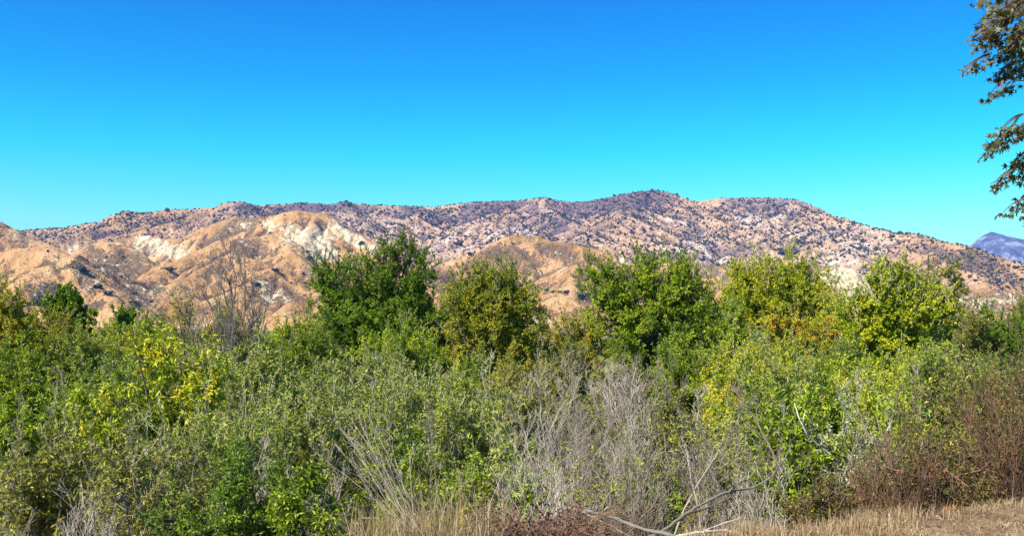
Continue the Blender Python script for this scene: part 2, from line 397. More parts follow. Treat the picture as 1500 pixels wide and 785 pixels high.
GZ -= rock*hgt*(3.0*np.abs(fbm(GX/16, GY/90, 3))*2.2)
# pale streaked scree on the high range
pale = wh(1)*np.clip(sstep(-.12, .45, fbm(GX/230+4, GY/330, 3)) , 0, 1)*(.15 + .70*np.maximum.reduce([blob(1150,330,120,40,25), blob(960,350,90,35,0), blob(1270,370,70,30,25), .7*blob(700,330,120,25,0)]))
def boxblur(A, r):
    B = np.pad(A, ((r+1, r), (r+1, r)), mode='edge').cumsum(0).cumsum(1); k = 2*r+1
    return (B[k:, k:] - B[:-k, k:] - B[k:, :-k] + B[:-k, :-k])/(k*k)
VAL = np.clip((boxblur(GZ, 5)-GZ)/3.2, -1, 1)*(GZ > -20); VAL2 = np.clip((boxblur(GZ, 2)-GZ)/1.2, -1, 1)*(GZ > -20)
gully = np.clip(.55*sstep(12, 46, CREST) + .8*np.clip(VAL, 0, 1), 0, 1)
n1 = fbm(GX/160, GY/160, 4)
scrub = np.clip(.10*wh(1) + .55*gully*(.35+.65*wh(1, 2, 5, 8)) + .9*n1 - .12 + .25*wh(5)*sstep(2480, 2560, GY), 0, 1)
scrub = np.clip(scrub*(1 - .35*wh(3, 6, 7)) + .5*wh(7)*sstep(.2, .5, n1), 0, 1)
spk = np.zeros_like(GZ)
for a in [(60,430,26,14,10),(218,430,40,11,-35),(165,395,80,14,32),(205,425,45,10,20),(400,425,46,15,20),(365,368,36,14,10),(350,325,40,14,-20),(320,395,30,14,-30),(130,410,14,22,-30),(470,405,30,14,20),(720,400,60,14,-30),(820,372,50,12,20),(900,400,40,14,0),(800,460,60,10,0),(1020,400,60,12,0),(1200,400,40,18,0),(1450,440,70,16,0),(650,410,50,16,0)]:
    spk = np.maximum(spk, blob(*a)*(1-wh(1)))
scrub = np.maximum(scrub, np.clip(.75*VAL+.4*VAL2, 0, 1)*(1-wh(1)*.35))
spk = np.maximum(spk, .5*gully*sstep(0,.3,fbm(GX/70+3,GY/70,3))*(1-wh(1)))
scrub = np.maximum(scrub, .8*spk); rock = np.maximum(rock, .42*spk)
scrub = np.maximum(scrub, .75*blob(165,385,75,8,32)*wh(3, 4)); scrub = np.maximum(scrub, .8*blob(215,400,55,14,35)*wh(4))
# dark burnt-looking brush along the crest of the high range
burn = wh(1)*(1-.45*sstep(1200,1330,gpx)[None])*np.clip(-.10+sstep(345, 295, GPY)*(.45+.9*fbm(GX/260+7, GY/400, 3)) + .4*gully*sstep(420, 300, GPY) + .55*np.maximum.reduce([blob(450,303,80,9,0), blob(600,300,70,10,20), blob(115,352,55,14,-5), blob(870,305,60,20,-20), blob(800,340,70,18,0)]), 0, 1)
far = wh(1)*(1-.75*sstep(350, 250, gpx)[None])*(1-.7*sstep(1270, 1400, gpx + (GPY-360)*1.2)) 
idx = np.arange(NC*NR).reshape(NR, NC)
HQ = np.stack([idx[:-1, :-1], idx[:-1, 1:], idx[1:, 1:], idx[1:, :-1]], -1).reshape(-1, 4)
cut = (GZ.ravel()[HQ].max(1) > -29); HQ = HQ[cut]
HV = np.stack([GX, GY, GZ], -1).reshape(-1, 3)

def hill_material(name, fardist=False):
    m, nt, out = new_mat(name); b = NB(nt)
    P = b.n.new('ShaderNodeNewGeometry').outputs['Position']
    nA = b.noise(P, .010, 5, .6); nB = b.noise(P, .05, 6, .65); nC = b.noise(P, .22, 4, .6)
    grass = b.ramp(b.math('ADD', b.math('MULTIPLY', nA, .6), b.math('MULTIPLY', nB, .4)), [(.36, (.26,.135,.055)), (.44, (.42,.235,.092)), (.52, (.56,.315,.140)), (.64, (.67,.44,.22))])
    hi = b.ramp(nB, [(.3, (.28,.15,.080)), (.5, (.44,.27,.155)), (.7, (.60,.46,.32))])
    base = b.mix(b.attr('far'), grass, hi)
    palec = b.ramp(nC, [(.30, (.34,.29,.26)), (.55, (.66,.61,.56))])
    stretch = b.n.new('ShaderNodeMapping'); stretch.inputs['Scale'].default_value = (1, .35, .35); b.l.new(P, stretch.inputs[0])
    st = b.noise(stretch.outputs[0], .06, 5, .7)
    base = b.mix(b.math('MULTIPLY', b.attr('pale'), b.step(.44, .58, st)), base, palec)
    # mottled low brush: threshold of fine noise driven by the brush density
    sc_ = b.attr('scrub')
    v = b.math('ADD', b.math('MULTIPLY', nC, .55), b.math('MULTIPLY', nB, .45))
    f = b.step(0, .06, b.math('SUBTRACT', b.math('ADD', v, b.math('MULTIPLY', sc_, .26)), .60))
    brush = b.mix(b.attr('far'), (.125,.085,.055), (.13,.095,.098))
    base = b.mix(b.math('MULTIPLY', f, .85), base, brush)
    f2 = b.step(0, .08, b.math('SUBTRACT', b.math('ADD', v, b.math('MULTIPLY', b.attr('burn'), .30)), .64))
    base = b.mix(b.math('MULTIPLY', f2, .85), base, (.115,.082,.098))
    rk = b.attr('rock')
    rockc = b.ramp(b.noise(stretch.outputs[0], .09, 6, .7), [(.38, (.26,.18,.105)), (.47, (.56,.44,.26)), (.60, (.78,.69,.49))])
    base = b.mix(b.step(.36, .52, b.math('ADD', b.math('MULTIPLY', rk, .62), b.math('ADD', b.math('MULTIPLY', b.math('SUBTRACT', nB, .5), 1.5), b.math('MULTIPLY', b.math('SUBTRACT', nC, .5), 1.3)))), base, rockc)
    h = b.math('ADD', b.math('MULTIPLY', nB, b.math('MULTIPLY_ADD', b.attr('far'), -16, 28)), b.math('MULTIPLY', nC, b.math('MULTIPLY_ADD', b.attr('far'), -5, 8)))
    b.l.new(b.bsdf(base, .95, b.bump(h, .8, 1.0), .1), out.inputs[0])
    return m
hm = hill_material('dry_hillside')
o = link('hills', mesh_quads('hills', HV, HQ, True, vattr=dict(rock=rock.ravel(), scrub=scrub.ravel(), burn=burn.ravel(), far=far.ravel(), pale=pale.ravel())), hm)
tag(o, kind='structure')

# far mountain, 11 km away; blue of the haze partly put into its colour
def far_mountain():
    pts = [(1330,452),(1352,436),(1380,402),(1415,371),(1430,357),(1440,351),(1452,346),(1475,352),(1500,357),(1560,346),(1620,360),(1700,352),(1800,380),(1900,430)]
    mp = np.linspace(1300, 1900, 260); md = np.linspace(8800, 12500, 150)
    X = (mp[None]-750)/F*md[:, None]; Y = np.repeat(md[:, None], 260, 1)
    crest = np.interp(mp, [p[0] for p in pts], [wz(p[1], 11000) for p in pts])
    t = np.clip(1-np.abs(Y-11000)/2100, 0, 1)
    rg = 1-np.abs(fbm(X/600+Y/2500, Y/1500, 5))*2.4
    z = -14 + (crest[None]*1.07+14)*t**.85 + (rg-.75)*170*np.sin(np.pi*t)*(crest[None] > 60)
    k = np.arange(260*150).reshape(150, 260)
    q = np.stack([k[:-1, :-1], k[:-1, 1:], k[1:, 1:], k[1:, :-1]], -1).reshape(-1, 4)
    m, nt, out = new_mat('distant_mountain'); b = NB(nt)
    P = b.n.new('ShaderNodeNewGeometry').outputs['Position']
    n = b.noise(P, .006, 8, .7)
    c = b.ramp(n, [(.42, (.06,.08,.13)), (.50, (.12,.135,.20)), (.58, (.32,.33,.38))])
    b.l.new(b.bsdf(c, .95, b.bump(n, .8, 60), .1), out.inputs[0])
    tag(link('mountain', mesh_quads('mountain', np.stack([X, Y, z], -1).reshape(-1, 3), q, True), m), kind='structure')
far_mountain()

def hill_hit(px, py):
    j = int(np.clip(np.searchsorted(gpx, px), 0, NC-1)); c = GPY[:, j]; up = np.where((c <= py) & (GZ[:, j] > -23))[0]
    i = up[0] if len(up) else NR//2
    return float(GX[i, j]), float(GY[i, j]), float(GZ[i, j])

# ground sheet to the horizon
def ground():
    a = np.linspace(-1, 1, 361); xs = np.sinh(a*9.3)/np.sinh(9.3)*16000
    c = np.linspace(0, 1, 420); ys = 1.0 + np.sinh(c*8.6)/np.sinh(8.6)*17500
    ys = np.concatenate([[-280, -120, -50, -20, -8, -4, -2, -.5], ys])
    X, Y = np.meshgrid(xs, ys); Z = ground_z(X, Y)
    Z = np.where(Y < 0, 0.0, Z)
    n, m_ = X.shape; k = np.arange(n*m_).reshape(n, m_)
    q = np.stack([k[:-1, :-1], k[:-1, 1:], k[1:, 1:], k[1:, :-1]], -1).reshape(-1, 4)
    m, nt, out = new_mat('dry_ground'); b = NB(nt)
    P = b.n.new('ShaderNodeNewGeometry').outputs['Position']
    n1_ = b.noise(P, 2.5, 6, .65); n2_ = b.noise(P, 38, 4, .7)
    f = b.math('ADD', b.math('MULTIPLY', n1_, .55), b.math('MULTIPLY', n2_, .45))
    cc = b.ramp(f, [(.35, (.06,.04,.025)), (.48, (.17,.11,.065)), (.60, (.32,.225,.13)), (.72, (.48,.37,.23))])
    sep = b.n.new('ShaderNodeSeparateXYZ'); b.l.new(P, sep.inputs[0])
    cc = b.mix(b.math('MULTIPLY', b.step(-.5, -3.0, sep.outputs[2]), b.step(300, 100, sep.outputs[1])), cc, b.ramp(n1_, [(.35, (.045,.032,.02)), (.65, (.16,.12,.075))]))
    b.l.new(b.bsdf(cc, .95, b.bump(f, .6, .05), .1), out.inputs[0])
    tag(link('ground', mesh_quads('ground', np.stack([X, Y, Z], -1).reshape(-1, 3), q, True), m), kind='structure')
ground()
print('hills', time.time()-T0)

# brush dotting the hillsides
_ico = None
def ico():
    global _ico
    if _ico is None:
        p = (1+5**.5)/2
        v = np.array([(-1,p,0),(1,p,0),(-1,-p,0),(1,-p,0),(0,-1,p),(0,1,p),(0,-1,-p),(0,1,-p),(p,0,-1),(p,0,1),(-p,0,-1),(-p,0,1)], float); v /= np.linalg.norm(v[0])
        f = np.array([(0,11,5),(0,5,1),(0,1,7),(0,7,10),(0,10,11),(1,5,9),(5,11,4),(11,10,2),(10,7,6),(7,1,8),(3,9,4),(3,4,2),(3,2,6),(3,6,8),(3,8,9),(4,9,5),(2,4,11),(6,2,10),(8,6,7),(9,8,1)])
        _ico = (v, f)
    return _ico
def blobs_mesh(name, rng, C, S, squash=.75, jit=.3):
    v, f = ico(); N = len(C)
    a = rng.rand(N)*6.28; ca, sa = np.cos(a)[:, None], np.sin(a)[:, None]
    vv = v[None]*(1+jit*rng.randn(N, 12, 1)); V = np.stack([vv[..., 0]*ca - vv[..., 1]*sa, vv[..., 0]*sa + vv[..., 1]*ca, vv[..., 2]*squash + .35], -1)
    V = V*S[:, None, None] + C[:, None]
    T = (f[None] + (np.arange(N)*12)[:, None, None]).reshape(-1, 3)
    return mesh_quads(name, V.reshape(-1, 3), np.zeros((0, 4)), False, {'rnd': np.repeat(rng.rand(N), 20)}, tris=T)
def brush_mat():
    m, nt, out = new_mat('hill_brush'); b = NB(nt)
    c = b.ramp(b.attr('rnd'), [(0, (.018,.030,.016)), (.45, (.032,.042,.026)), (.8, (.055,.055,.040)), (1, (.10,.085,.065))])
    b.l.new(b.bsdf(c, .9, spec=.1), out.inputs[0]); return m
BM = brush_mat()
rng = np.random.RandomState(3)
wgt = (wh(1)*(.6+.5*gully) + wh(2, 5)*(.05+.35*scrub) + wh(3, 4, 6, 7)*.10*scrub + wh(8, 9, 10, 11)*.12*gully)*(rock < .5)
wgt = wgt*np.clip(.6+1.2*(fbm(GX/90, GY/90+8, 3)+.3), 0, 2)*(GZ > -18)*GY     # per-cell area grows with distance
wf = wgt.ravel()/wgt.sum(); NB_ = 34000
vis = (GPY < np.minimum.accumulate(np.vstack([np.full((1, NC), 1e4), GPY[:-1]]), 0) + 7).ravel(); wf = wf*vis; wf /= wf.sum()
pick = rng.choice(len(wf), NB_, p=wf); C = HV[pick] + np.stack([rng.randn(NB_)*2.5, rng.randn(NB_)*2.5, np.zeros(NB_)], 1)
S = np.where(WHO.ravel()[pick] == 1, rng.gamma(3.6, .62, NB_), rng.gamma(4, .32, NB_))
tag(link('hillside_scrub', blobs_mesh('hillside_scrub', rng, C, S), BM), 'small dark brush dotted over the dry hillsides', 'scrub', kind='stuff')

HB = [(118,398,20,'broad dark shrub in the gully beside the smooth tan hill'),(142,422,14,'upper of two dark shrubs along the gully edge of the tan hill'),(155,432,12,'lower of two dark shrubs along the gully edge of the tan hill'),
 (195,430,9,'small round shrub near the foot of the dry valley'),(245,397,12,'dark shrub below the wide cream cliff'),(53,450,20,'low dark shrub below the pale rocky scar'),
 (193,447,9,'green bush standing where the dry valley ends'),(230,464,9,'greyish bush at the foot of the striped slope'),(376,420,12,'dark bush beside the white rocks behind the bare tree'),
 (450,369,6,'uppermost of three small bushes below the bright cliff'),(453,379,9,'wider lower bush below the bright cliff'),(528,357,10,'dark bush on the shoulder above the tall dark green tree'),
 (541,342,7,'first of two round bushes on the pink slope under the ridge'),(561,341,7,'second of two round bushes on the pink slope under the ridge'),(672,359,14,'big dark bush on the slope between the two leafy trees'),
 (402,397,10,'dark bush halfway down the smooth orange slope'),(831,430,12,'short green bush at the end of the hedge line on the hill foot'),(852,436,24,'wide green bush above the gap between trees'),(1155,375,26,'dark green clump just above the round yellow-green tree'),
 (720,431,10,'green bush peeking over the yellow-green tree'),(690,375,10,'dark bush in the shaded gully of the middle hill')]
for px, py, w, lb in HB:
    x, y, z = hill_hit(px, py); s = w/F*y*.36
    n = 26; Cc = rng.randn(n, 3)*[s*.75, s*.6, s*.25] + [0, 0, s*.3]
    o = link('hillside_shrub', blobs_mesh('hillside_shrub', rng, Cc, np.full(n, s*.42)*rng.uniform(.7, 1.3, n), .8), BM); o.location = (x, y, z)
    tag(o, lb, 'shrub', 'separate dark shrubs on the hills')
for k, px in enumerate((778, 789, 799, 809, 819)):
    x, y, z = hill_hit(px, 425+k*1.2); s = 3.0
    n = 40; Cc = rng.randn(n, 3)*[s*.9, s*.6, s*.3] + [0, 0, s*.5]
    o = link('hill_foot_bush', blobs_mesh('hill_foot_bush', rng, Cc, np.full(n, s*.5)*rng.uniform(.7, 1.3, n), .8), lmat('dark')); o.location = (x, y, z)
    tag(o, ['first', 'second', 'middle', 'fourth', 'last'][k] + ' of five green bushes in a line across the foot of the middle hill', 'bush', 'green bushes in a line on the hill foot')

# ================================================================== vegetation
def gz(x, y): return float(ground_z(x, y))
def LB(Y, *ls, dy=1.0):
    """lobes given as photo (px, py, half width px, half height px[, depth offset m])"""
    out = []
    for l in ls:
        y = Y + (l[4] if len(l) > 4 else 0); rx = l[2]/F*y
        out.append((wx(l[0], y), y, wz(l[1], y), rx, rx*.85*dy, l[3]/F*y))
    return out
G_T = 'trees standing along the river bottom'
G_S = 'leafy shrubs of the thicket'
G_B = 'bare grey shrubs of the thicket'
# --- far and tall trees (each crown lobe traced)
def tree(px, Y, lobes, leaf, bark, label, name='tree', cat='tree', **k):
    x = wx(px, Y); a = dict(trunk_r=.16, L=.088, W=.038, cs=.60, lpt=18, k2=7, k3=4, dens=1.75, fill=.25, lob_noise=.40, shoots=.5); a.update(k)
    return plant(name, cat, label, G_T, (x, Y, gz(x, Y)), LB(Y, *[(l[0], l[1], l[2]*1.12, l[3]*1.08) for l in lobes]), leaf, bark, **a)
tree(548, 55, [(472,430,28,28),(560,382,26,22),(622,400,22,24),(503,405,40,36),(545,412,40,30),(590,392,38,38),(610,420,22,25),(545,455,88,46),(500,468,45,44),(600,462,50,40),(545,505,80,40)], 'dark', 'dark',
     'tallest dark green tree, its crown split into two rounded tops', dens=1.35)
tree(715, 50, [(688,418,32,24),(770,445,28,28),(730,408,30,20),(712,430,46,34),(745,425,30,32),(680,455,38,36),(755,470,36,38),(712,475,62,42),(700,520,55,40),(760,510,25,30)], 'autumn', 'grey',
     'yellowing round tree with a pale thin trunk beside the dark double-topped tree', hue=-.28)
tree(940, 52, [(920,400,32,24),(990,398,30,24),(1015,430,28,28),(870,425,26,26),(950,412,46,38),(890,415,34,28),(905,440,30,22),(985,420,38,30),(1000,455,38,32),(945,460,72,46),(900,480,45,40),(960,510,70,45)], 'bright', 'dark',
     'large fresh green tree with a loose side branch reaching out low', dens=1.2)
tree(1132, 60, [(1080,412,30,26),(1182,412,32,26),(1205,440,28,30),(1066,440,26,28),(1128,410,52,34),(1160,412,42,28),(1092,425,36,34),(1190,430,30,28),(1130,452,82,44),(1100,480,60,40),(1180,475,50,40)], 'yellow', 'grey',
     'broad dome-shaped yellow-green tree', dens=1.3, hue=-.12)
tree(1310, 40, [(1275,425,28,26),(1372,438,30,26),(1262,465,28,30),(1380,470,28,26),(1300,415,38,28),(1335,425,36,28),(1282,445,40,34),(1350,455,38,34),(1310,470,64,46),(1275,500,48,42),(1345,515,50,42),(1300,545,62,40)], 'yellow', 'pale',
     'tall cottonwood dotted with yellow leaves in front of the blue mountain side', dens=1.05, L=.08, W=.044, cs=.42, hue=-.25)
tree(1385, 46, [(1372,404,26,14),(1402,415,24,16),(1385,430,34,20),(1360,445,20,18)], 'olive', 'dark',
     'small dark flat-topped tree above bare grey branches', trunk_r=.10, dens=.8)
tree(640, 58, [(640,468,40,28),(625,500,50,34),(670,505,40,34),(600,520,45,30)], 'bright', 'dark', 'low fresh green tree filling the gap beside the dark double-topped tree', dens=1.1)
tree(860, 56, [(850,478,34,24),(822,492,30,22),(880,495,34,26),(850,515,55,28)], 'autumn', 'grey', 'low olive and yellow tree below the gap in the tree line', dens=1.0)
tree(1040, 64, [(1035,452,30,24),(1060,470,36,28),(1020,480,40,34),(1050,505,50,34)], 'bright', 'dark', 'small green tree between the fresh green tree and the yellow-green dome')
tree(1180, 45, [(1160,492,40,22),(1200,500,42,26),(1170,525,55,30)], 'autumn', 'brown', 'orange tinged low tree under the yellow-green dome', hue=.2)
tree(1240, 55, [(1232,462,26,20),(1215,482,36,26),(1250,490,34,26)], 'yellow', 'grey', 'small yellow-green tree in front of the cream rock outcrop')
tree(98, 85, [(95,448,24,15),(110,460,20,14),(84,462,20,14),(97,475,32,14)], 'dark', 'dark', 'single small dark green tree against the tan hill', L=.22, W=.12)
tree(184, 105, [(180,473,20,9),(205,477,18,8),(188,482,30,9)], 'dark', 'dark', 'low round dark bushy tree at the foot of the tan hills', L=.26, W=.15, cs=.8)
tree(12, 50, [(5,455,26,24),(-25,450,40,36),(20,485,36,26),(-20,500,60,40)], 'autumn', 'dark', 'brownish olive tree cut by the edge of the view', hue=.05)
tree(62, 60, [(70,482,28,18),(45,488,24,18),(100,492,30,18),(65,508,60,24)], 'autumn', 'brown', 'olive-yellow scrubby tree below the small dark green tree', hue=-.1)
tree(1470, 60, [(1440,478,34,20),(1480,480,40,24),(1520,485,40,28),(1455,505,60,30)], 'dark', 'dark', 'dark green hedge-like tree below the pale striped bluff', dens=1.2)
tree(1500, 75, [(1495,448,14,12),(1512,440,20,20),(1500,465,24,14)], 'olive', 'dark', 'small dark tree at the edge of the view above the dark hedge-like tree')
tree(1425, 58, [(1420,482,30,22),(1400,500,36,26)], 'olive', 'grey', 'dull olive tree between the cottonwood and the hedge-like tree')
tree(270, 60, [(268,448,22,20),(258,470,26,22),(285,480,24,20)], 'autumn', 'brown', 'sparse brown-leaved tree leaning against the bare dark tree', dens=.45, hue=.25, lpt=5)
tree(326, 44, [(326,485,16,18),(322,505,22,18),(335,520,24,16)], 'walnut', 'brown', 'small bright yellow sapling under the bare dark tree', trunk_r=.06, L=.11)
tree(400, 56, [(390,492,26,16),(420,500,28,18),(370,505,24,16)], 'bright', 'dark', 'rounded green shrubby tree behind the silvery willows')

# --- leafy thicket shrubs, row by row towards the camera
def shrub(px, yt, Y, w, yb, leaf, bark, label, n=6, name='shrub', cat='shrub', lob=None, **k):
    x = wx(px, Y); a = dict(stems=3, trunk_r=.05, L=.075, W=.028, cs=.42, lpt=11, k2=7, k3=4, dens=.88, fill=.4, crown_name='foliage', lob_noise=.65, wood3=True, shoots=.6)
    a.update(k); L_ = LB(Y, *lob) if lob else auto_lobes(px, yt, Y, w*1.22, yb, n, int(px*3+Y), .8)
    return plant(name, cat, label, G_S, (x, Y, gz(x, Y)), L_, leaf, bark, **a)
MID = dict(L=.085, W=.03, cs=.46, lpt=15, k2=7)
shrub(450, 470, 46, 110, 600, 'bright', 'dark', 'green shrub at the foot of the tall dark green tree', **MID)
shrub(340, 505, 42, 130, 620, 'olive', 'grey', 'olive shrub below the bright yellow sapling', **MID)
shrub(210, 492, 48, 130, 600, 'bright', 'dark', 'bright green shrub below the round dark bushy tree', **MID)
shrub(120, 500, 36, 150, 640, 'willow', 'dark', 'dull green willow with dark forked stems showing through', **MID)
shrub(20, 505, 32, 130, 680, 'bright', 'dark', 'green willow standing at the edge of the view under the brownish tree', **MID)
shrub(560, 520, 40, 150, 640, 'willow', 'pale', 'grey-green willow in front of the tall dark green tree', **MID)
shrub(660, 540, 36, 140, 660, 'bright', 'grey', 'green willow below the yellowing round tree', **MID)
shrub(755, 530, 42, 110, 640, 'autumn', 'brown', 'rust and green shrub at the foot of the yellowing round tree', **MID)
shrub(835, 510, 44, 130, 640, 'olive', 'grey', 'olive shrub under the low olive and yellow tree', **MID)
shrub(905, 540, 38, 110, 640, 'olive', 'grey', 'dark olive shrub in the shade of the fresh green tree', **MID)
shrub(1000, 530, 40, 120, 640, 'bright', 'dark', 'mid green shrub beneath the fresh green tree', **MID)
shrub(1065, 545, 28, 100, 660, 'yellow', 'grey', 'bright yellow-green shrub beside the pale bare sapling', **MID)
shrub(1110, 505, 42, 140, 640, 'silver', 'grey', 'silvery green shrub under the yellow-green dome', **MID)
shrub(1205, 530, 34, 130, 660, 'bright', 'dark', 'lush green shrub below the orange tinged tree', **MID)
shrub(1270, 540, 30, 130, 660, 'yellow', 'grey', 'yellow-green shrub at the foot of the cottonwood', hue=-.15, **MID)
shrub(1400, 520, 36, 120, 640, 'olive', 'grey', 'olive green shrub behind the red-tipped shrub', **MID)
shrub(1475, 525, 38, 120, 640, 'dark', 'dark', 'dark green shrub beneath the hedge-like tree', **MID)
shrub(240, 500, 16, 180, 680, 'walnut', 'dark', 'walnut with long bright yellow-green leaves and a dark trunk', L=.10, W=.030, cs=.36, droop=.7, lpt=10, dens=1.0, hue=-.08,
      lob=[(250,520,42,28),(205,540,40,28),(300,530,38,28),(165,575,44,32),(240,580,56,36),(310,575,36,30),(190,630,48,34),(130,610,36,26)], name='walnut_tree', cat='tree', stems=1, trunk_r=.055)
shrub(145, 640, 17, 180, 785, 'walnut', 'dark', 'lower walnut shrub with hanging yellow leaves beside grey twigs', L=.10, W=.03, cs=.42, droop=.7, lpt=7, dens=.6, hue=-.1)
shrub(50, 590, 22, 150, 760, 'bright', 'grey', 'loose green willow among grey stems at the edge of the view', dens=.8, L=.11, W=.034)
shrub(370, 520, 24, 170, 660, 'willow', 'pale', 'silvery willow rising behind the big grey-green willow', L=.10, W=.028, dens=1.0)
shrub(300, 590, 15, 230, 785, 'willow', 'pale', 'big grey-green willow with fine narrow leaves', n=8, L=.066, W=.017, cs=.36, lpt=12, dens=1.0)
shrub(440, 570, 17, 200, 760, 'willow', 'pale', 'wide grey-green willow bordering the leaning dead stems', n=8, L=.07, W=.018, cs=.36, lpt=12, dens=1.0)
shrub(565, 575, 19, 170, 740, 'willow', 'pale', 'grey-green willow behind the leaning dead stems', n=7, L=.074, W=.020, lpt=12, cs=.4, hue=-.08)
shrub(680, 585, 17, 180, 760, 'willow', 'pale', 'fresh grey-green willow above the tall tan grass', n=8, L=.074, W=.020, lpt=12, cs=.38, hue=.05)
shrub(760, 600, 22, 120, 720, 'olive', 'grey', 'olive willow between the fresh willow and the bare grey thicket', L=.085, W=.026)
shrub(220, 650, 11.5, 200, 800, 'olive', 'grey', 'dull olive shrub full of grey twigs at the lower edge', n=7, L=.05, W=.015, lpt=11, cs=.32, dens=.8)
shrub(340, 665, 11.0, 230, 830, 'dark', 'dark', 'dense dark leafed glossy shrub at the lower edge', n=8, L=.048, W=.015, cs=.30, lpt=12, hue=.05)
shrub(455, 700, 10.2, 130, 830, 'bright', 'dark', 'low glossy green shrub beside the foot of the leaning dead stems', n=6, L=.055, W=.018, cs=.28, hue=-.2)
shrub(590, 640, 13, 170, 800, 'bright', 'grey', 'bright small leafed shrub seen through the leaning dead stems', n=7, L=.062, W=.02, cs=.32, dens=.8, hue=-.2)
shrub(700, 665, 12.5, 150, 800, 'bright', 'grey', 'small leafed shrub rising behind the tan grass stalks', n=7, L=.062, W=.02, cs=.32, dens=.8, hue=-.1)
shrub(905, 630, 16, 120, 760, 'olive', 'grey', 'thin olive shrub inside the bare grey thicket', n=5, L=.07, W=.024, dens=.5)
shrub(985, 620, 15, 110, 780, 'olive', 'grey', 'dark olive shrub between bare grey stems above the fallen bough', n=6, L=.06, W=.022, dens=.75, cs=.34)
shrub(1095, 590, 19, 130, 740, 'willow', 'pale', 'greenish willow behind the curved fallen bough', L=.085, W=.028, dens=.8)
shrub(1195, 590, 17, 150, 760, 'bright', 'dark', 'deep green glossy shrub with dark shade inside', n=8, L=.085, W=.034, dens=1.1, hue=-.1)
shrub(1160, 640, 13.5, 110, 780, 'bright', 'dark', 'low deep green shrub between the fallen bough and the reddish shrub', n=6, L=.065, W=.026, cs=.32, hue=-.15)
shrub(1300, 585, 19, 150, 740, 'bright', 'pale', 'green shrub carrying pale upright stems', n=7, L=.085, W=.034, dens=.75, bark_='')  if False else \
shrub(1300, 585, 19, 150, 740, 'bright', 'pale', 'green shrub carrying pale upright stems', n=7, L=.085, W=.034, dens=.75)
shrub(1235, 620, 13.5, 130, 770, 'silver', 'grey', 'silver leafed shrub with glinting leaves beside the reddish shrub', n=6, L=.062, W=.02, cs=.32)
shrub(1375, 560, 20, 130, 720, 'olive', 'brown', 'olive shrub with scattered red leaves behind the reddish shrub', n=7, L=.08, W=.03)
RU = dict(L=.034, W=.013, cs=.30, k2=7, k3=5, lpt=8, stems=3, up=.3, wood3=True)
shrub(1300, 655, 10.6, 190, 790, 'rust', 'red', 'low reddish-brown shrub sprawling towards the dry grass', n=8, **RU)
shrub(1395, 620, 10.8, 190, 775, 'rust', 'red', 'reddish-brown shrub with upright red stems above the grass bank', n=8, **RU)
shrub(1490, 550, 11.2, 170, 750, 'rust', 'red', 'tall red-twigged shrub at the edge of the view above the grass bank', n=8, **RU)
shrub(1225, 700, 9.8, 120, 800, 'rust', 'red', 'small brown-twigged shrub where the dry grass narrows', n=5, **dict(RU, hue=-.1))

# --- bare plants: stems fanning from the base, branching three times, no leaves
def bare(px, yt, Y, w, bark, label, stems=14, r=.018, K=(7, 5, 4), name='bare_shrub', cat='bare shrub', group=G_B, lean=0.0, pxb=None, forked=False, fine=.0024, base_z=None, leaves=None, spread=.6, t0=.25, top=.82):
    seed[0] += 1; rng = np.random.RandomState(seed[0]); xb = wx(pxb if pxb is not None else px, Y); zb = gz(xb, Y) if base_z is None else base_z
    H = wz(yt, Y) - zb; W = w/F*Y*.5; t = thing(name, (xb, Y, zb), label, cat, group)
    xc = wx(px, Y) - xb
    s = rng.randn(stems, 3)*[.12*W+.03, .12*W+.03, 0] + [0, 0, -.15]
    a = rng.rand(stems)*2*np.pi; q = np.sqrt(rng.rand(stems))*.8
    hh = H*top*(1 - .45*q**2)*rng.uniform(.65, 1.0, stems)
    e = np.stack([xc + W*q*np.cos(a), W*q*np.sin(a)*.9, hh], 1)
    c = s*.55 + e*.45 + np.stack([rng.randn(stems)*W*.16 + lean*W, rng.randn(stems)*W*.16, rng.rand(stems)*H*.12], 1)
    P = bez(s, c, e, 9); P[:, 1:-1] += rng.randn(stems, 7, 3)*H*.012
    rr = r*rng.uniform(.6, 1.2, stems)[:, None]*np.linspace(1, .22, 9)[None]
    wd = Wood(); wd.add(P, rr, 6)
    Lh = min(H, 2.2*W+.4)
    l1, r1 = kids(rng, P, rr, K[0], t0, Lh*.36, 5, spread, up=.5, bend=.2, keep=.9); wd.add(l1, np.maximum(r1, fine), 4)
    l2, r2 = kids(rng, l1, r1, K[1], .2, Lh*.17, 4, spread, up=.35, keep=.8); wd.add(l2, np.maximum(r2, fine), 3)
    if K[2]:
        l3, r3 = kids(rng, l2, r2, K[2], .15, Lh*.08, 3, spread*1.1, up=.25, keep=.7); wd.add(l3, np.maximum(r3, fine*.85), 3)
    else: l3 = l2
    link('branches', wd.mesh(name), BK[bark], t)
    if leaves:
        lv = Leaves(); sel = l3[rng.rand(len(l3)) < leaves[1]]
        leaf_along(rng, lv, sel, leaves[2], leaves[3], leaves[4], rng.rand(len(sel)), .45, .2)
        link('leaves', lv.mesh(name+'_leaves'), lmat(leaves[0]), t)
    return t
TR = dict(top=1.10, name='bare_tree', cat='bare tree', group='bare trees')
bare(330, 384, 42, 180, 'darkgrey', 'tall bare dark-branched tree against the tan hills', stems=9, r=.055, K=(7, 6, 4), fine=.0080, pxb=322, t0=.3, **TR)
bare(372, 405, 46, 70, 'grey', 'thinner bare tree just behind the bare dark-branched tree', stems=4, r=.05, K=(6, 5, 4), fine=.009, **TR)
bare(290, 455, 40, 90, 'grey', 'low bare grey shrub around the foot of the bare dark tree', stems=12, r=.03, K=(6, 5, 4), fine=.007)
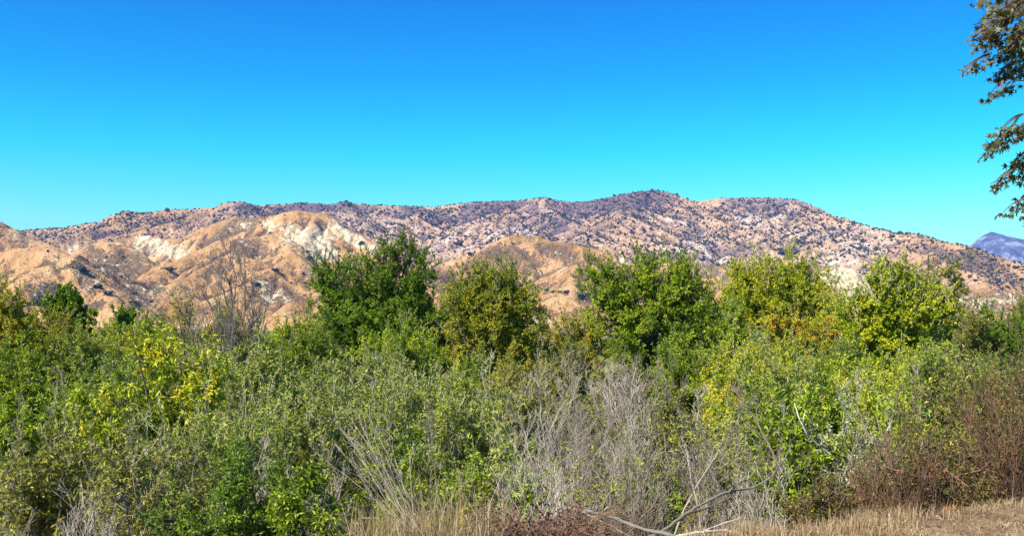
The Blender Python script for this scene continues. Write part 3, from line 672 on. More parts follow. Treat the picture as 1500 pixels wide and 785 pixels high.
bare(430, 455, 50, 60, 'grey', 'bare grey shrub next to the tall dark green tree', stems=9, r=.03, K=(6, 5, 4), fine=.008)
bare(500, 482, 30, 46, 'grey', 'narrow fuzzy bare sapling in front of the tall dark green tree', stems=9, r=.02, K=(9, 6, 4), fine=.0042, name='bare_sapling', cat='bare sapling')
bare(720, 440, 34, 80, 'pale', 'bare pale-trunked sapling in front of the yellowing round tree', stems=3, r=.05, K=(7, 5, 4), fine=.005, name='bare_sapling', cat='bare sapling')
bare(785, 480, 36, 70, 'pale', 'pale bare shrub below the gap in the tree line', stems=12, r=.025, K=(7, 5, 4), fine=.0048)
bare(895, 470, 36, 110, 'pale', 'bare pale branches in front of the fresh green tree', stems=9, r=.035, K=(6, 5, 4), fine=.0055, lean=.3)
bare(965, 480, 36, 90, 'grey', 'bare forked grey tree below the fresh green tree', stems=7, r=.035, K=(6, 5, 4), fine=.0052, lean=-.2)
bare(1022, 490, 22, 52, 'pale', 'slender pale bare sapling with a broom-like top', stems=5, r=.028, K=(9, 6, 5), fine=.0030, pxb=1035, t0=.5, name='bare_sapling', cat='bare sapling')
bare(1385, 470, 34, 80, 'grey', 'bare grey branches under the small dark flat-topped tree', stems=9, r=.035, K=(6, 5, 4), fine=.0052)
bare(1435, 520, 27, 90, 'pale', 'pale dry brush standing behind the red-tipped shrub', stems=14, r=.018, K=(7, 5, 4), fine=.0036)
bare(1295, 560, 18, 120, 'pale', 'bare shrub with several pale upright trunks below the cottonwood', stems=8, r=.035, K=(6, 5, 4), fine=.0032)
bare(1215, 560, 20, 60, 'pale', 'dead sapling with a crooked silvery fork amid the deep green shrubs', stems=3, r=.035, K=(5, 4, 4), fine=.003, name='bare_sapling', cat='bare sapling')
bare(70, 555, 22, 110, 'grey', 'bare grey stems rising at the edge of the view', stems=12, r=.026, K=(6, 5, 4), fine=.0034)
bare(150, 540, 26, 120, 'dark', 'dark forked bare stems within the dull green willow', stems=6, r=.04, K=(6, 5, 3), fine=.0042)
bare(120, 640, 12, 170, 'pale', 'tangle of pale twigs below the yellow walnut leaves', stems=16, r=.014, K=(7, 5, 4), fine=.0022)
bare(40, 690, 11, 120, 'grey', 'low bare brush with broken grey stems in the lower corner', stems=14, r=.018, K=(5, 4, 4), fine=.0022)
bare(260, 620, 13, 170, 'pale', 'pale twig tangle inside the big grey-green willow', stems=12, r=.014, K=(7, 5, 4), fine=.0022, lean=.3)
bare(420, 610, 14, 160, 'grey', 'grey twig tangle inside the wide grey-green willow', stems=12, r=.014, K=(7, 5, 4), fine=.0022, lean=-.3)
bare(470, 545, 20, 110, 'pale', 'whitish twiggy shrub rising between two willows', stems=10, r=.018, K=(7, 5, 4), fine=.0028)
bare(610, 530, 21, 130, 'pale', 'twiggy pale shrub above the grey-green willow', stems=12, r=.02, K=(7, 5, 4), fine=.003)
bare(690, 600, 14, 120, 'grey', 'thin grey-stemmed shrub inside the fresh willow', stems=8, r=.016, K=(6, 5, 4), fine=.0022)
W1 = dict(stems=30, K=(7, 5, 4), r=.012, fine=.0024, top=.98)
bare(800, 575, 14, 170, 'pale', 'bare whitish thicket leaning over beside the fresh willow', lean=.35, **W1)
bare(860, 560, 16, 190, 'grey', 'largest bare grey thicket with arching stems', **W1)
bare(940, 585, 14.5, 170, 'pale', 'bare ash-grey thicket in the middle of the view', lean=-.25, leaves=('rust', .12, 2, .045, .02), **W1)
bare(1010, 590, 15, 150, 'grey', 'bare grey thicket behind the curved fallen bough', leaves=('olive', .15, 2, .05, .02), **W1)
bare(1075, 600, 13.5, 150, 'grey', 'bare thicket arching over the end of the fallen bough', lean=.3, **dict(W1, stems=22))
bare(800, 665, 10.6, 190, 'pale', 'low pale twig thicket directly behind the dark red mound', **dict(W1, stems=26))
bare(920, 660, 10.8, 170, 'grey', 'low grey twig thicket above the grey root-like boughs', leaves=('rust', .15, 2, .035, .015), **dict(W1, stems=26))
bare(1040, 670, 10.4, 150, 'grey', 'low reddish-grey twig thicket around the fallen bough', leaves=('rust', .25, 2, .035, .015), **dict(W1, stems=22))
bare(1115, 690, 10.0, 130, 'pale', 'low sprawling pale twigs next to the dry grass', **dict(W1, stems=16, r=.01))
bare(760, 640, 12.5, 120, 'pale', 'fine whitish twig shrub behind the tan grass', **dict(W1, stems=20))
bare(1330, 620, 10.2, 200, 'red', 'red leafless stems sweeping up out of the low reddish shrub', stems=17, K=(5, 4, 3), r=.008, spread=.5, fine=.0022, lean=-.4, top=1.0)
bare(1455, 575, 10.6, 190, 'red', 'long red leafless whips over the tall red-twigged shrub', stems=18, K=(5, 4, 3), r=.008, spread=.5, fine=.0022, lean=.4, top=1.05)

# --- the leaning dead stems, boughs and other single dead wood
def boughs(name, label, cat, base, polys, bark, group=None, twigs=0, part='stem', sides=8, tl=.4):
    """polys: list of (points, r0, r1); points in world coordinates"""
    seed[0] += 1; rng = np.random.RandomState(seed[0]); base = np.array(base, float); t = thing(name, tuple(base), label, cat, group)
    for pts, r0, r1 in polys:
        p = np.array(pts, float) - base; n = 22; tt = np.linspace(0, 1, len(p)); ti = np.linspace(0, 1, n)
        P = np.stack([np.interp(ti, tt, p[:, k]) for k in range(3)], 1)
        for _ in range(3): P[1:-1] = (P[:-2] + 2*P[1:-1] + P[2:])/4
        P[1:-1] += rng.randn(n-2, 3)*r0*.2
        wd = Wood(); rr = (np.linspace(r0, r1, n)*(1+.10*rng.randn(n)))[None]; wd.add(P[None], rr, sides)
        if twigs:
            l1, r1_ = kids(rng, P[None], rr, twigs, .35, tl, 5, .5, up=.3, keep=1.0); wd.add(l1, np.maximum(r1_*.8, .0025), 4)
            l2, r2_ = kids(rng, l1, r1_, 3, .3, tl*.45, 3, .6, up=.2); wd.add(l2, np.maximum(r2_, .002), 3)
        link(part, wd.mesh(name), BK[bark], t)
    return t
def pt(px, py, Y): return (wx(px, Y), Y, wz(py, Y))
rng = np.random.RandomState(77); st = []
tops = [(505,600),(512,640),(528,620),(540,665),(498,625),(556,690),(522,690),(548,640),(575,715),(565,668),(490,650),(535,600),(518,660),(585,690),(545,700),(500,690),(600,660),(570,640)]
for k, (a, b) in enumerate(tops):
    xb, yb = 615 + rng.uniform(-18, 28), 800; Y = 8.8 + rng.uniform(-.25, .25)
    st.append(([pt(xb, yb, Y), pt(xb*.62 + a*.38 + 4, yb*.62 + b*.38 + 6, Y+.1), pt(xb*.25 + a*.75, yb*.25 + b*.75, Y+.25), pt(a, b, Y+.35)], rng.uniform(.0025, .0045), .0018))
bx, by = wx(620, 8.8), 8.8
boughs('dead_shrub', 'fan of pale dead stems leaning over at the edge of the tan grass', 'dead shrub', (bx, by, gz(bx, by)), st, 'grey', twigs=3, tl=.3)
boughs('fallen_bough', 'long curved grey bough rising from the grass towards the bare thicket', 'fallen bough', (wx(965, 8.3), 8.3, gz(wx(965, 8.3), 8.3)),
       [([pt(940,792,8.1), pt(975,776,8.2), pt(1005,752,8.4), pt(1045,728,8.6), pt(1075,718,8.8), pt(1100,715,9.0)], .017, .010),
        ([pt(1100,715,9.0), pt(1128,700,9.1), pt(1150,672,9.3), pt(1160,650,9.4)], .010, .004)], 'wood', 'grey fallen boughs', twigs=2)
boughs('fallen_bough', 'grey root-like bough snaking down from the dark red mound', 'fallen bough', (wx(870, 8.0), 8.0, gz(wx(870, 8.0), 8.0)),
       [([pt(820,742,8.3), pt(855,748,8.2), pt(885,752,8.1), pt(915,765,8.0), pt(950,777,7.9), pt(990,786,7.8)], .019, .014),
        ([pt(850,748,8.2), pt(880,762,7.9), pt(910,778,7.8), pt(930,790,7.7)], .010, .006)], 'wood', 'grey fallen boughs')
boughs('fallen_bough', 'short pale forked bough lying in the dry grass', 'fallen bough', (wx(1040, 7.6), 7.6, gz(wx(1040, 7.6), 7.6)),
       [([pt(990,786,7.6), pt(1030,778,7.6), pt(1065,776,7.7), pt(1090,782,7.6)], .012, .006), ([pt(1030,778,7.6), pt(1055,768,7.8), pt(1085,758,7.9)], .008, .004)], 'pale', 'grey fallen boughs')
boughs('dead_sapling', 'two crossing white dead stems behind the curved fallen bough', 'dead sapling', (wx(995, 10), 10, gz(wx(995, 10), 10)),
       [([pt(982,800,9.9), pt(1000,750,10), pt(1020,712,10.1), pt(1052,662,10.2)], .010, .004), ([pt(1030,800,10), pt(1022,740,10), pt(1012,700,10.1), pt(1006,660,10.2)], .009, .004)], 'grey', 'pale dead stems', twigs=5)
boughs('dead_sapling', 'crooked silvery dead stem lying against the deep green shrub', 'dead sapling', (wx(1190, 13), 13, gz(wx(1190, 13), 13)),
       [([pt(1215,665,13), pt(1185,640,12.9), pt(1170,612,12.9), pt(1164,590,13)], .013, .006), ([pt(1185,640,12.9), pt(1176,615,12.7), pt(1180,600,12.7)], .012, .005)], 'pale', 'pale dead stems')
boughs('dead_sapling', 'long brown dead stem slanting down across the bare thicket', 'dead sapling', (wx(1140, 14), 14, gz(wx(1140, 14), 14)),
       [([pt(1150,700,13.5), pt(1128,655,13.6), pt(1105,610,13.7), pt(1070,565,13.8)], .020, .008)], 'brown', 'pale dead stems', twigs=6)

# --- dark red dead-leaf mound in the middle of the lower edge
def mound():
    rng = np.random.RandomState(5); Y = 7.0; x0 = wx(800, Y); zb = gz(x0, Y); t = thing('dried_shrub', (x0, Y, zb), 'low dark red mound of curled dry leaves at the lower edge', 'dried shrub')
    W = 118/F*Y; H = wz(744, Y) - zb; N = 5200
    d = unit(rng.randn(N, 3)); d[:, 2] = np.abs(d[:, 2]); q = rng.uniform(.55, 1.0, N)[:, None]*(1 + .16*noise2(d[:, 0]*3, d[:, 1]*3+d[:, 2]*2))[:, None]
    d2 = d.copy(); d2[:, 2] = d2[:, 2]**.5; p = d2*q*[W, W*.7, H]
    lv = Leaves(); lv.add(rng, p, unit(rng.randn(N, 3)+d*.6), .030, .015, rng.rand(N), .2)
    m = leaf_mat('leaf_darkred', [(.04,.016,.013),(.095,.032,.026),(.17,.058,.045),(.28,.15,.11)], None, .1, .6)
    link('foliage', lv.mesh('mound'), m, t)
    st = rng.randn(150, 3)*[W*.25, W*.2, 0]; a = rng.rand(150)*6.28; e = np.stack([np.cos(a)*W*1.05, np.sin(a)*W*.7, H*rng.uniform(.15, .95, 150)], 1)
    wd = Wood(); P = bez(st, (st+e)*.5+[0, 0, H*.75], e, 8); rr = rng.uniform(.003, .007, (150, 1))*np.linspace(1, .5, 8)[None]; wd.add(P, rr, 5)
    l, r_ = kids(rng, P, rr, 6, .2, .22, 4, .7); wd.add(l, np.maximum(r_, .002), 3)
    link('branches', wd.mesh('mound_twigs'), BK['red'], t)
mound()

# --- fallen orange leaves on the bank, and the sycamore whose branches hang into the view
def lobed_leaf(N, rng, p, d, nr, S, rnd):
    ang = np.array([-150, -100, -72, -48, -24, 0, 24, 48, 72, 100, 150]); rad = np.array([.30, .62, .30, .95, .42, 1.12, .42, .95, .30, .62, .30])
    side = unit(np.cross(d, nr)); nr = np.cross(side, d); a = np.radians(ang)
    L = np.cos(a)*rad; Wd = np.sin(a)*rad; cup = -.18*(rad**2)
    V = p[:, None] + S[:, None, None]*(d[:, None]*(L+.25)[None, :, None] + side[:, None]*Wd[None, :, None] + nr[:, None]*(cup + .04*np.sin(5*a))[None, :, None])
    c = (p + S[:, None]*d*.25)[:, None]; V = np.concatenate([c, V], 1)
    k = np.arange(10); T = np.stack([np.zeros(10, int), k+1, k+2], 1); T = np.vstack([T, [[0, 11, 1]]])
    T = (T[None] + (np.arange(N)*12)[:, None, None]).reshape(-1, 3)
    return V.reshape(-1, 3), T, np.repeat(rnd, 11)
SYC = leaf_mat('leaf_sycamore', [(.020,.040,.008),(.045,.075,.010),(.080,.100,.014),(.20,.10,.022),(.40,.15,.03)], (.08,.09,.035), .22, .5)
ORG = leaf_mat('leaf_orange', [(.34,.11,.03),(.50,.18,.04)], None, .2, .5)
for px, py, s, lb in [(1384,748,.068,'curled bright orange leaf standing on the dry grass bank'),(1396,757,.05,'small pale brown leaf just beside the curled orange leaf'),(1446,737,.045,'tiny orange leaf further up the dry grass bank'),
                      (1138,776,.05,'small rusty leaf on the dry grass near the fallen bough')]:
    Y = EYE/(py-HY)*F; Y = (EYE+.03)/(py-HY)*F; x = wx(px, Y); z = gz(x, Y) + .02
    rr = np.random.RandomState(px); V, T, rn = lobed_leaf(1, rr, np.zeros((1, 3)), unit(np.array([[.5, -.3, .9]])), unit(np.array([[.3, -1, .3]])), np.array([s]), np.array([rr.rand()]))
    o = link('fallen_leaf', mesh_quads('fallen_leaf', V, np.zeros((0, 4)), tris=T, fattr={'rnd': rn}), ORG); o.location = (x, Y, z)
    sol = o.modifiers.new('thickness', 'SOLIDIFY'); sol.thickness = .002
    tag(o, lb, 'leaf', 'fallen leaves on the bank')
def sycamore():
    rng = np.random.RandomState(21); Y = 9.5; bx = 9.2; zb = gz(bx, Y); t = thing('sycamore_tree', (bx, Y, zb), 'sycamore whose leafy twigs hang against the sky in the upper corner', 'tree')
    B = np.array([bx, Y, zb]); wd = Wood()
    tr = bez(np.array([[0, 0, -.2]]), np.array([[.4, .1, 3.]]), np.array([[-.2, .1, 6.5]]), 10); wd.add(tr, .24*np.linspace(1.2, .5, 10)[None], 12)
    link('trunk', wd.mesh('sycamore_trunk'), BK['pale'], t)
    # clumps (px, py, half w, half h, count) traced in the corner; the rest of the crown is outside the view
    cl = [(1478,18,30,20,110),(1450,48,26,14,80),(1492,60,28,26,130),(1470,85,22,12,40),(1445,68,16,8,30),(1430,100,20,6,26),(1495,100,18,14,60),(1470,112,14,12,40),(1454,140,9,8,20),(1478,132,12,6,18),
          (1478,190,18,8,34),(1462,214,16,10,38),(1450,228,8,6,14),(1498,195,16,14,50),(1496,240,12,14,34),(1478,262,16,7,26),(1462,276,7,4,10),(1500,260,10,12,24),(1498,300,10,14,26),(1482,314,9,4,9),(1515,320,14,12,30),
          (1450,28,12,10,24),(1440,2,8,4,8),(1465,-5,30,14,70),(1530,30,40,40,150),(1560,110,30,40,120),(1550,220,40,40,150),(1560,-40,60,50,180),(1640,80,70,90,320),(1650,250,60,60,160),(1760,0,100,110,400),(1900,50,110,130,420),(2050,-20,120,140,420),(1800,200,80,80,200)]
    PP = []; DD = []; C = []; wd = Wood()
    for a, b, ww, hh, n in cl:
        Yc = Y + rng.uniform(-.5, .3); c = np.array(pt(a, b, Yc)) - B; C.append(c); n = int(n*1.5)
        p = c + unit(rng.randn(n, 3))*(rng.rand(n, 1)**.5)*[ww/F*Y*.9, .25 + ww/F*Y*.4, hh/F*Y*.9]; PP.append(p); DD.append(unit(rng.randn(n, 3)*.8 + [-.5, -.1, -.55]))
        h = c + [max(ww, 14)/F*Y*1.1, 0, .14]; m = max(3, n//4); src = np.repeat(h[None], m, 0); e = p[rng.choice(n, m)]
        tw = bez(src, (src+e)/2 + [0, 0, .05], e, 5); wd.add(tw, np.full((m, 1), .0055)*np.linspace(1.3, .5, 5)[None], 4)
    C = np.array(C)
    mt = np.array([[-4.6,-.3,6.6],[-4.3,-.2,4.9],[-3.6,-.6,3.3],[-2.2,.8,7.6],[-3.0,.6,5.8],[.8,.5,8.5],[3.2,.4,6.8],[2.6,-.8,8.]])
    ms, _ = along(np.repeat(tr, 8, 0), np.array([.9,.78,.62,.97,.85,.99,.9,.95])); ml = bez(ms, ms*.5 + mt*.5 + np.array([0, 0, .9]), mt, 14); ml[:, 1:-1] += rng.randn(8, 12, 3)*.05
    wd.add(ml, .075*np.linspace(1.3, .25, 14)[None]*np.ones((8, 1)), 8)
    pool = ml[:5, 4:].reshape(-1, 3); pr_ = ml[:, 4:].reshape(-1, 3); dist = np.linalg.norm(pr_[None] - (C + [.9, 0, .5])[:, None], axis=2); src = pr_[dist.argmin(1)]
    ex, ex_r = kids(rng, ml, .03*np.ones((8, 14)), 26, .3, 1.3, 5, .8, up=-.1); kp = ex[:, -1, 0] > -3.2; ex, ex_r = ex[kp], ex_r[kp]*.5; wd.add(ex, ex_r, 4)
    n2 = len(ex)*26; i2 = np.repeat(np.arange(len(ex)), 26); s2, _ = along(ex[i2], rng.uniform(.3, 1, n2)); PP.append(s2 + rng.randn(n2, 3)*.16); DD.append(unit(rng.randn(n2, 3)*.8 + [-.2, 0, -.55]))
    hub = C + [.2, 0, .14]; lm = bez(src, src*.5 + hub*.5 + np.array([0, 0, .18]), hub, 12); lm[:, 1:-1] += rng.randn(len(C), 10, 3)*.012
    wd.add(lm, .014*np.linspace(1.4, .35, 12)[None]*np.ones((len(C), 1)), 6)
    link('branches', wd.mesh('sycamore_branches'), BK['brown'], t)
    p = np.concatenate(PP); d = np.concatenate(DD); N = len(p)
    V, T, rn = lobed_leaf(N, rng, p, d, unit(rng.randn(N, 3)*.6 + [0, -.3, .8]), rng.uniform(.024, .056, N), rng.rand(N)**1.5)
    link('crown', mesh_quads('sycamore_leaves', V, np.zeros((0, 4)), tris=T, fattr={'rnd': rn}), SYC, t)
sycamore()
print('plants', time.time()-T0)

# --- uncountable cover: dry grass on the bank, undergrowth on the river bottom, far riverside brush
def blades(rng, x, y, h, w, lean=.35, z=None):
    N = len(x); z = ground_z(x, y) if z is None else z
    a = rng.rand(N)*6.28; ln = np.abs(rng.randn(N))*lean*h; th = rng.rand(N)*6.28
    p0 = np.stack([x, y, z-.01], 1); dirv = np.stack([np.cos(a)*ln, np.sin(a)*ln, np.zeros(N)], 1); sd_ = np.stack([np.cos(th)*w, np.sin(th)*w, np.zeros(N)], 1)
    m = p0 + dirv*.35 + np.stack([0*h, 0*h, h*.55], 1); tp = p0 + dirv + np.stack([0*h, 0*h, h*np.clip(1-ln/h*.3, .5, 1)], 1)
    V = np.stack([p0-sd_*.5, p0+sd_*.5, m+sd_*.4, m-sd_*.4, tp+sd_*.08, tp-sd_*.08], 1).reshape(-1, 3)
    k = (np.arange(N)*6)[:, None]; Q = np.stack([k+[0, 1, 2, 3], k+[3, 2, 4, 5]], 1).reshape(-1, 4)
    return V, Q
def grass():
    rng = np.random.RandomState(9); Vs = []; Qs = []; Rs = []; n = 0
    def put(x, y, h, w, lean, r):
        nonlocal n
        V, Q = blades(rng, x, y, h, w, lean); Vs.append(V); Qs.append(Q+n); n += len(V); Rs.append(np.repeat(r, 2))
    N = 230000; x = rng.uniform(-1.2, 8.5, N); y = 5.2 + rng.rand(N)*7.0; k = (y < edge_y(x)+.35)
    x, y = x[k], y[k]; e = edge_y(x) - y; h = rng.gamma(4, .009, len(x)) + .07*np.exp(-(e/.35)**2)*rng.rand(len(x))**2
    den = noise2(x*2.2, y*2.2) + .4*noise2(x*7, y*7); q = den + rng.rand(len(x))*1.2 > .15; put(x[q], y[q], h[q]*(.7+.5*np.clip(den[q], 0, 1)), np.full(q.sum(), .0038), 1.2, np.clip(.5+.35*den[q]+.3*rng.randn(q.sum()), 0, 1))
    # tussocks with upright tan stalks along the brink
    for cx, lo, hi, cnt, hh in [(wx(625, 6.9), -.42, .40, 1000, .42), (wx(650, 6.9), -.25, .30, 380, .62), (wx(1030, 7.3), -.4, .5, 900, .15), (wx(1130, 7.5), -.5, .9, 1300, .16), (wx(1250, 7.8), -.6, .9, 1100, .13)]:
        nt_ = 26; tx = cx + rng.uniform(lo, hi, nt_); ty = edge_y(tx) + rng.uniform(-.25, .25, nt_); i = rng.randint(0, nt_, cnt)
        xx = tx[i] + rng.randn(cnt)*.06; yy = ty[i] + rng.randn(cnt)*.06
        put(xx, yy, hh*rng.uniform(.35, 1.25, cnt), np.full(cnt, .0036), .55, np.clip(.65+.25*rng.randn(cnt), 0, 1))
    m, nt, out = new_mat('dry_grass'); b = NB(nt)
    c = b.ramp(b.attr('rnd'), [(0, (.08,.05,.028)), (.35, (.24,.145,.07)), (.65, (.42,.28,.135)), (1, (.60,.47,.29))])
    p = b.bsdf(c, .6, spec=.3); tl = b.n.new('ShaderNodeBsdfTranslucent'); b.set(tl.inputs[0], c); mx = b.n.new('ShaderNodeMixShader'); mx.inputs[0].default_value = .25
    b.l.new(p, mx.inputs[1]); b.l.new(tl.outputs[0], mx.inputs[2]); b.l.new(mx.outputs[0], out.inputs[0])
    tag(link('dry_grass', mesh_quads('dry_grass', np.concatenate(Vs), np.concatenate(Qs), False, {'rnd': np.concatenate(Rs)}), m), 'short straw coloured grass over the bank', 'grass', kind='stuff')
grass()
def undergrowth():
    rng = np.random.RandomState(13); N = 6600; Y = 11.5*(70/11.5)**rng.rand(N); px = rng.uniform(-420, 1980, N); x = wx(px, Y); k = Y > edge_y(x)+3.2; x, Y = x[k], Y[k]; N = len(x)
    h = (.55 + .5*rng.rand(N))*(.8+.6*sstep(14, 40, Y)); z = ground_z(x, Y)
    lv = Leaves(); sc_ = .5 + Y/32; n = 22; i = np.repeat(np.arange(N), n); d = unit(rng.randn(N*n, 3)); d[:, 2] = np.abs(d[:, 2])
    r = rng.uniform(.3, 1, N*n)[:, None]*np.stack([.32*sc_[i], .32*sc_[i], h[i]], 1)
    p = np.stack([x, Y, z], 1)[i] + d*r; cv = np.clip(.5+.5*noise2(x*.35, Y*.2), 0, 1)
    n_ = N*n; dd = unit(rng.randn(n_, 3)+d); nr = unit(rng.randn(n_, 3)*.5+[0, -.1, .8]); sd_ = unit(np.cross(dd, nr)); l = (.055*sc_[i]*rng.uniform(.7, 1.5, n_))[:, None]; w_ = l*.24
    V = np.stack([p, p+dd*l*.45+sd_*w_, p+dd*l, p+dd*l*.45-sd_*w_], 1).reshape(-1, 3)
    me = mesh_quads('undergrowth', V, np.arange(len(V)).reshape(-1, 4), False, {'rnd': np.clip(.55*cv[i]+.45*rng.rand(n_), 0, 1)})
    tag(link('undergrowth', me, leaf_mat('leaf_under', [(.030,.045,.010),(.055,.08,.014),(.09,.11,.02),(.15,.14,.04),(.20,.15,.07)], None, .25)), 'low tangled undergrowth on the ground between the shrubs', 'undergrowth', kind='stuff')
undergrowth()
def far_brush():
    rng = np.random.RandomState(15); N = 5200; Y = 75*(1000/75)**rng.rand(N)**.9; px = rng.uniform(-300, 1800, N); x = wx(px, Y)
    S = rng.uniform(.6, 1.5, N)*(1 + Y/350); m = fbm(x/40, Y/90, 3) > -.12 ; x, Y, S = x[m], Y[m], S[m]
    z = ground_z(x, Y); v = blobs_mesh('far_riverside_brush', rng, np.stack([x, Y, z+.2], 1), S*.8, .75, .28)
    tag(link('far_riverside_brush', v, leaf_mat('far_brush', [(.045,.07,.018),(.08,.11,.025),(.14,.15,.04),(.20,.16,.08)], None, .0, .8, .1)), 'low mixed brush on the flats beyond the trees', 'brush', kind='stuff')
far_brush()
print('cover', time.time()-T0)
# --- further willows filling the middle rows
for a in [(160, 530, 30, 170, 680, 'bright', 'grey', 'yellowish green willow directly behind the walnut'),
          (300, 520, 32, 150, 680, 'autumn', 'grey', 'yellow-speckled willow below the bare grey shrub'),
          (480, 535, 27, 150, 690, 'willow', 'pale', 'grey-green willow under the narrow fuzzy sapling'),
          (560, 560, 26, 150, 700, 'willow', 'pale', 'broad silvery-green willow above the dead stems'),
          (640, 560, 25, 150, 700, 'willow', 'pale', 'light grey-green willow in front of the low fresh green tree'),
          (740, 560, 25, 150, 700, 'olive', 'grey', 'dull willow around the base of the pale-trunked sapling'),
          (830, 590, 27, 150, 700, 'olive', 'grey', 'brownish green willow above the whitish thicket'),
          (960, 600, 27, 150, 700, 'olive', 'grey', 'brownish green willow above the ash-grey thicket'),
          (1140, 550, 26, 150, 700, 'willow', 'pale', 'dusty green willow above the brown slanting stem'),
          (1250, 570, 24, 150, 700, 'yellow', 'grey', 'light green willow between the two pale-stemmed bare plants'),
          (1360, 530, 28, 150, 700, 'bright', 'grey', 'green willow between the pale upright trunks and the pale dry brush'),
          (1450, 545, 26, 150, 700, 'olive', 'brown', 'dull olive willow around the pale dry brush'),
          (60, 640, 15, 170, 780, 'olive', 'grey', 'patchy olive willow above the broken grey stems')]:
    shrub(*a, n=7, L=.085, W=.026, cs=.42, lpt=11, dens=1.0)
for px, yt, Y, w, lf, lb in [(850, 690, 12.3, 130, 'olive', 'small olive bush within the grey twigs above the dark red mound'), (950, 705, 11.2, 110, 'bright', 'small green bush showing through the low grey twigs'),
                             (1060, 690, 12.0, 110, 'olive', 'small olive bush beyond the curved fallen bough'), (770, 690, 11.6, 110, 'bright', 'little green bush between tan grass and pale twigs')]:
    shrub(px, yt, Y, w, 800, lf, 'grey', lb, n=5, L=.05, W=.018, cs=.3, dens=.6)
# --- trees that close the belt, and thin upright stems standing through the willows
tree(600, 50, [(590,505,40,26),(565,520,40,26),(630,520,40,26)], 'bright', 'grey', 'low spreading green tree right under the dark double-topped tree', hue=.1)
tree(800, 54, [(790,500,34,20),(760,515,34,24),(820,520,40,22)], 'autumn', 'grey', 'low yellowish tree just below the gap in the tree line', hue=-.1)
tree(1075, 52, [(1065,470,30,24),(1050,495,36,26),(1090,505,44,28)], 'bright', 'grey', 'green tree joining the fresh green tree and the yellow-green dome', hue=.08)
tree(1245, 46, [(1225,475,30,22),(1250,500,40,28),(1215,515,40,26)], 'yellow', 'grey', 'airy yellow-green tree joining the dome and the cottonwood', hue=-.2, dens=.9)
tree(230, 62, [(225,490,34,14),(200,500,36,16),(258,500,30,16)], 'bright', 'dark', 'low spreading green tree between the low round dark bushy tree and the bare dark tree', hue=.05)
tree(440, 60, [(430,490,28,18),(455,500,28,20),(410,510,30,18)], 'yellow', 'grey', 'small yellow-green tree beside the trunk side of the dark double-topped tree', hue=-.1)
for k, (px, yt, Y, w, bk, lb) in enumerate([(95, 520, 19, 60, 'grey', 'thin grey upright stems among the green willows by the walnut'), (235, 560, 15, 60, 'pale', 'pale upright twigs in the big grey-green willow'),
        (350, 545, 18, 60, 'grey', 'slim grey upright twigs behind the big grey-green willow'), (395, 600, 13, 80, 'pale', 'pale feathery twigs over the glossy dark shrub'),
        (545, 540, 19, 60, 'pale', 'whitish upright twigs left of the fresh willow'), (640, 570, 16, 70, 'grey', 'grey feathery upright twigs above the tall tan grass'),
        (730, 545, 20, 70, 'grey', 'grey upright twigs under the pale-trunked sapling'), (840, 515, 28, 60, 'pale', 'pale upright twigs in the brownish willow'),
        (925, 525, 26, 70, 'grey', 'grey upright twigs in the shade of the fresh green tree'), (1090, 545, 20, 60, 'grey', 'grey upright twigs near the slender broom-topped sapling'),
        (1150, 570, 17, 60, 'pale', 'pale upright twigs near the brown slanting stem'), (1260, 545, 19, 60, 'pale', 'pale upright stems in the light green willow'),
        (1345, 530, 20, 60, 'pale', 'pale upright stems left of the flat-topped tree'), (180, 585, 14, 60, 'dark', 'dark upright twigs under the yellow walnut leaves'),
        (20, 570, 17, 60, 'grey', 'grey upright twigs at the very edge of the willows'), (480, 620, 13, 70, 'pale', 'pale twigs rising just beside the leaning dead stems')]):
    bare(px, yt, Y, w, bk, lb, stems=7, r=.011, K=(7, 5, 4), fine=.0024*max(1, Y/15), top=1.05, name='bare_shrub', group='thin bare shrubs', t0=.4)
def litter():
    rng = np.random.RandomState(31); N = 5000; x = rng.uniform(-1, 8, N); y = 5.5 + rng.rand(N)*5; k = y < edge_y(x)+.5; x, y = x[k], y[k]; N = len(x)
    lv = Leaves(); lv.add(rng, np.stack([x, y, ground_z(x, y)+.012+.02*rng.rand(N)], 1), unit(rng.randn(N, 3)*[1, 1, .35]), .028, .015, rng.rand(N), .5)
    tag(link('leaf_litter', lv.mesh('leaf_litter'), leaf_mat('litter', [(.05,.03,.02),(.14,.08,.045),(.28,.17,.09),(.36,.16,.06)], None, 0, .7)), 'small brown dead leaves and crumbs scattered in the dry grass', 'litter', kind='stuff')
litter()
tree(150, 58, [(145,500,30,18),(170,508,30,18),(125,512,30,18)], 'yellow', 'grey', 'low yellow-green tree between the olive-yellow scrubby tree and the walnut', hue=-.15)
tree(215, 44, [(205,505,32,18),(240,512,34,20)], 'autumn', 'grey', 'low golden-green tree rising just behind the walnut', hue=-.1)
for a in [(1085, 500, 36, 110, 640, 'yellow', 'grey', 'tall yellow-green shrub below the join of the green tree and the dome'),
          (1165, 520, 33, 110, 650, 'yellow', 'grey', 'tall lime-green shrub under the orange tinged tree'),
          (1240, 505, 36, 120, 640, 'bright', 'grey', 'tall green shrub joining the orange tinged tree and the cottonwood'),
          (1330, 520, 33, 120, 640, 'yellow', 'pale', 'tall shrub with yellow flecks directly below the cottonwood crown'),
          (985, 500, 42, 110, 620, 'bright', 'dark', 'tall green shrub hiding the trunk foot of the fresh green tree'),
          (600, 500, 44, 110, 620, 'bright', 'dark', 'tall green shrub hiding the trunk foot of the dark double-topped tree')]:
    shrub(*a, n=8, shoots=.8, hue=-.12, **MID)

